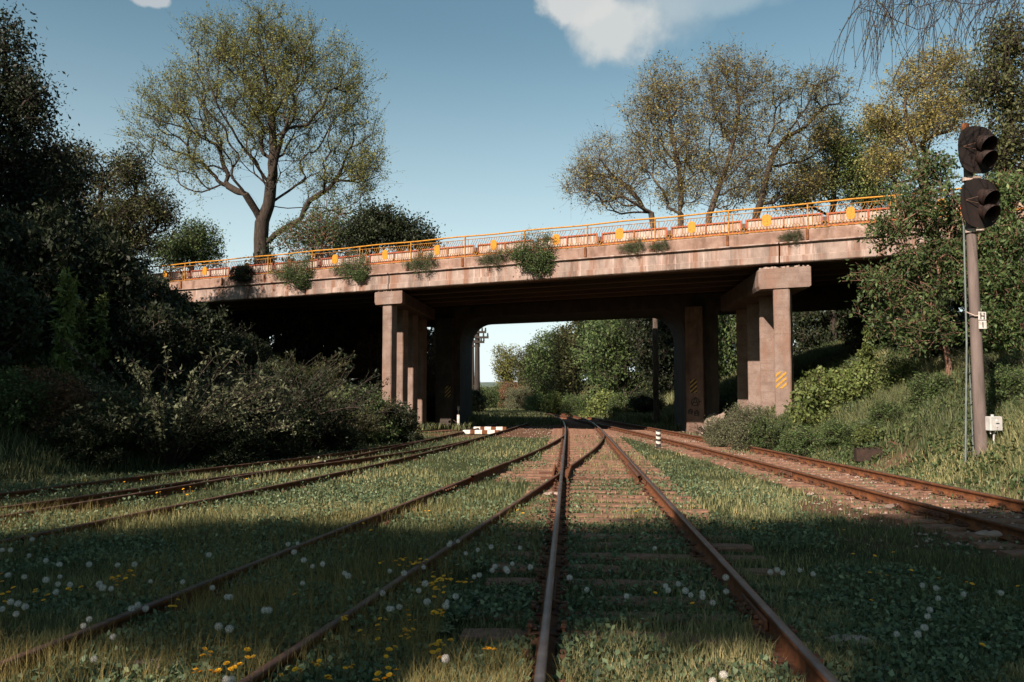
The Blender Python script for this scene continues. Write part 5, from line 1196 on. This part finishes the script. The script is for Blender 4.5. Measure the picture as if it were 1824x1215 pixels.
# far banks
r = np.random.default_rng(307); n = 60000; Y = 46 + 60 * r.random(n) ** 1.3; X = xr(Y) + r.random(n) * 8 - 2; X2 = xl(Y) - r.random(n) * 6 + 3; X = np.where(r.random(n) < .75, X, X2)
tag(blades(X, Y, r, (.25 + .5 * r.random(n)), .02 + .02 * r.random(n), 'bank_grass', GR1, .6, np.clip(r.normal(.55, .2, n), 0, 1)), label='sunlit grass on the far banks beyond the bridge')
r = np.random.default_rng(317); n = 45000; Y = 40 + 75 * r.random(n) ** 1.4; X = np.interp(Y, PATH['main'][:, 1], PATH['main'][:, 0]) + r.normal(-1.5, 4.5, n)
k_ = (bare(X, Y) < .3) & (trackdist(X, Y, 'main') > .9); X, Y = X[k_], Y[k_]
tag(blades(X, Y, r, (.10 + .28 * r.random(len(X))), .014 + .014 * r.random(len(X)), 'grass', GR1, .6, np.clip(r.normal(.45, .2, len(X)), 0, 1)), label='grass around the far tracks under and beyond the bridge')
# ballast stones around right track and under the bridge
r = np.random.default_rng(308); n = 9000; Y = 7 + 36 * r.random(n) ** 1.1; k_ = r.random(n) < .6; X = np.where(k_, np.interp(Y, PATH['right'][:, 1], PATH['right'][:, 0]) + r.normal(0, .8, n), np.interp(Y, PATH['main'][:, 1], PATH['main'][:, 0]) + r.normal(0, 1.6, n)); k_ = bare(X, Y) > .12; X, Y = X[k_], Y[k_]; n = len(X)
oc = np.array([(1, 0, 0), (-1, 0, 0), (0, 1, 0), (0, -1, 0), (0, 0, 1), (0, 0, -1)], float); S_ = r.uniform(.015, .045, (n, 1, 1)) * r.uniform(.6, 1.2, (n, 6, 1))
V_ = (np.stack([X, Y, h(X, Y) + .012], 1)[:, None, :] + oc[None] * S_ * np.array([1, 1, .6])); ang = r.random(n)
T0 = np.array([(0, 2, 4), (2, 1, 4), (1, 3, 4), (3, 0, 4), (2, 0, 5), (1, 2, 5), (3, 1, 5), (0, 3, 5)]); T = ((np.arange(n) * 6)[:, None, None] + T0[None]).reshape(-1, 3)
tag(link('ballast', npmesh('ballast', V_.reshape(-1, 3), T, [STONE])), label='loose reddish ballast stones around the tracks', cat='ballast', kind='stuff')

# ------------------------------------------------------------ dandelions
def crop(lst, x0, y0, s_): return [(x0 + a_ / s_, y0 + b_ / s_) for a_, b_ in lst]
SEED = crop([(10,628),(47,628),(130,642),(205,665),(265,692),(35,740),(108,748),(205,762),(268,738),(258,780),(312,780),(250,808),(47,860),(112,878),(72,912),(8,892),(80,868),(525,695),(600,690),(672,755),(443,780),(458,797),(495,793),(815,760),(587,890),(615,873),(650,890),(372,952),(398,935),(505,1007),(420,1097),(948,797),(1012,838),(1028,830),(1350,775),(1180,898),(1200,898),(975,970),(1023,982),(1285,602),(1328,592),(1312,637),(1355,673),(1440,690),(1395,692),(1008,1192),(1033,1203),(143,580),(933,650),(398,690),(1240,182),(1422,213),(1450,226),(1390,272)], 0, 730, 2.505)
SEED += crop([(45,470),(163,523),(183,538),(408,507),(485,523),(370,622),(405,717),(420,697),(460,685),(565,617),(610,678),(718,657),(712,700),(600,580),(737,350),(730,368),(778,350),(820,410),(885,397),(957,380),(1114,386),(865,527),(893,533),(963,497),(978,486),(1037,500),(1045,512),(1072,472),(1170,490),(1382,547),(1475,613),(1690,635),(710,987),(765,650),(592,480)], 560, 850, 3.04)
SEED += crop([(668,737),(698,727),(722,740),(797,725),(855,737),(1333,794),(1392,799),(1402,842),(1513,822),(1676,828),(1365,898),(1355,922),(1342,980),(1313,998),(473,760),(475,822),(40,832),(265,773),(210,797),(221,816),(297,817),(370,813),(320,835),(372,841),(416,871),(416,1198),(463,1187),(163,632),(1220,997)], 1100, 720, 2.454)
YELF = crop([(320,290),(345,295),(378,315),(405,312),(575,280),(630,313),(555,323),(700,370),(715,368),(818,355),(835,412),(848,345),(860,365),(835,380),(520,770),(530,745),(548,735),(560,755),(575,725),(515,760),(305,800),(10,825),(40,820),(155,815),(205,833),(10,765),(905,1100),(940,1085),(955,1170),(975,1165),(1030,1150),(1065,1145),(1105,1108),(1255,1178),(1340,1163),(1415,1145),(1460,1195),(1540,938),(1100,310),(1140,328),(1380,375),(865,1168),(1320,808),(780,875)], 0, 730, 2.505)
YELF += crop([(355,462),(440,455),(460,470),(480,450),(520,465),(535,475),(550,460),(570,470),(590,455),(575,575),(600,580),(630,578),(650,565),(670,555),(690,565),(715,545),(738,555),(655,600),(640,590),(700,620),(780,572),(800,570),(818,570),(640,740),(665,742),(690,742),(680,720),(163,773),(355,770),(342,806),(247,836),(500,745),(515,780),(490,818),(470,855),(510,838),(660,910),(680,900),(640,940),(672,942),(737,885),(920,937),(945,932),(405,938),(15,1022),(210,1022),(65,1090),(350,1063),(405,1075),(330,1095),(430,1070),(600,185),(620,185),(300,258),(265,245),(305,290),(440,110),(1255,255),(1130,197),(1100,180)], 560, 850, 3.04)
YELF += crop([(95,465),(80,470),(165,827),(327,873),(1103,738),(1145,745),(1178,752),(1030,657),(1205,650),(1405,760),(1525,773),(1550,788),(1285,728),(1125,665),(595,545),(680,560),(990,552),(610,520),(522,480),(870,540),(1750,798),(1595,1055),(1110,860),(360,450),(295,445),(330,455)], 1100, 720, 2.454)
SEEDM = surf('seed_fluff', [(.3, (.52, .49, .46)), (.7, (.72, .68, .64))], 30, .9, .1, 50)
CORE = surf('seed_core', [(.3, (.18, .12, .08)), (.7, (.28, .2, .13))], 30, .9, .1, 50)
PETAL = surf('yellow_petals', [(.3, (.62, .30, .01)), (.7, (.85, .48, .015))], 40, .6, .1, 50)
STEM = surf('flower_stem', [(.3, (.07, .09, .03)), (.7, (.14, .14, .06))], 10, .7, .1, 50)
def mk_seed():
    r = np.random.default_rng(1); b = MB(); R_ = .025; n = 110
    for i in range(n):
        z_ = 1 - 2 * (i + .5) / n; a_ = i * 2.39996; d = np.array([math.sqrt(1 - z_ * z_) * cos(a_), math.sqrt(1 - z_ * z_) * sin(a_), z_])
        s_ = unit(np.cross(d, r.normal(0, 1, 3))); t2 = np.cross(d, s_); p0 = d * .006; p1 = d * R_ * r.uniform(.88, 1.05)
        b.add([p0 - s_ * .0003, p0 + s_ * .0003, p1 + s_ * .0003, p1 - s_ * .0003], [(0, 1, 2, 3)])
        for q in (s_, t2, unit(s_ + t2), unit(s_ - t2)):
            b.add([p1 - q * .0042, p1 + np.cross(d, q) * .0006, p1 + q * .0042, p1 - np.cross(d, q) * .0006], [(0, 1, 2, 3)])
    b.cur = 1; b.sphere((0, 0, 0), .0065, 8, 5); return b.mesh('seed_head', [SEEDM, CORE])
def mk_flower():
    r = np.random.default_rng(2); b = MB()
    for ring, (R_, up, n) in enumerate(((.020, .10, 20), (.016, .35, 16), (.011, .8, 12))):
        for i in range(n):
            a_ = 2 * pi * i / n + ring * .2; d = unit(np.array([cos(a_), sin(a_), up])); s_ = np.array([-sin(a_), cos(a_), 0]) * .0032
            p1 = d * R_ + np.array([0, 0, .001 * ring]); b.add([(0, 0, .001 * ring), p1 * .6 + s_, p1 + s_ * .6, p1 - s_ * .6, p1 * .6 - s_], [(0, 1, 2, 3, 4)])
    return b.mesh('flower_head', PETAL)
def mk_stem(Hh):
    b = MB(); b.tube([(.01, 0, 0), (-.002, .004, Hh * .5), (0, 0, Hh)], .0022, 5, cap=False)
    for i in range(5):
        a_ = i * 1.3; c_, s_ = cos(a_), sin(a_); L = .09
        b.add([(0, 0, .005), (c_ * L * .5 - s_ * .012, s_ * L * .5 + c_ * .012, .05), (c_ * L, s_ * L, .045), (c_ * L * .5 + s_ * .012, s_ * L * .5 - c_ * .012, .05)], [(0, 1, 2, 3)])
    return b.mesh('stem', STEM)
MS, MF = mk_seed(), mk_flower(); ST1, ST2 = mk_stem(.20), mk_stem(.15)
def place(lst, head, stem, Hh, name, fz, sc0):
    for (px, py) in lst:
        q = G(px, py, Hh - .01)
        if q[1] > 32: continue
        s_ = random.uniform(.85, 1.15) * sc0
        lab, grp = fz(px, py); t_ = empty(name, (q[0], q[1], -.005 if s_ <= 1 else -.005), random.uniform(0, 6), lab, 'flower', grp)
        t_.scale = (s_, s_, s_ if s_ < 1 else 1); o_ = link('stem', stem, t_); o_ = link('seed_head' if head is MS else 'flower_head', head, t_); o_.location = (0, 0, Hh); o_.rotation_euler = (random.uniform(-.4, .4), random.uniform(-.4, .4), random.uniform(0, 6)); 
        k = random.uniform(.85, 1.1) * (.96 if head is MS else .88); o_.scale = (k, k, k)
def zone(kind):
    def f(px, py):
        if py < 870: w2 = 'near the left tracks beyond the shadow' if px < 700 else 'in the sunlit grass right of the main track'
        elif px < 330: w2 = 'in the far left foreground grass'
        elif px < 620: w2 = 'between the two left foreground rails'
        elif px < 960: w2 = 'in the grass left of the main track'
        elif px < 1290: w2 = 'between the rails of the main track'
        else: w2 = 'in the shaded grass right of the main track'
        return kind + ' ' + w2, kind + 's ' + w2
    return f
place(SEED, MS, ST1, .20, 'dandelion', zone('white dandelion seed head'), 1.0)
_r = random.Random(4)
nearY = [p_ for p_ in YELF if p_[1] > 960 and p_[0] < 1000]
YELF += [(p_[0] + _r.gauss(0, 9), p_[1] + _r.gauss(0, 6)) for p_ in nearY + nearY[::2]]
place(YELF[:290], MF, ST2, .15, 'yellow_flower', zone('small yellow flower'), 1.05)
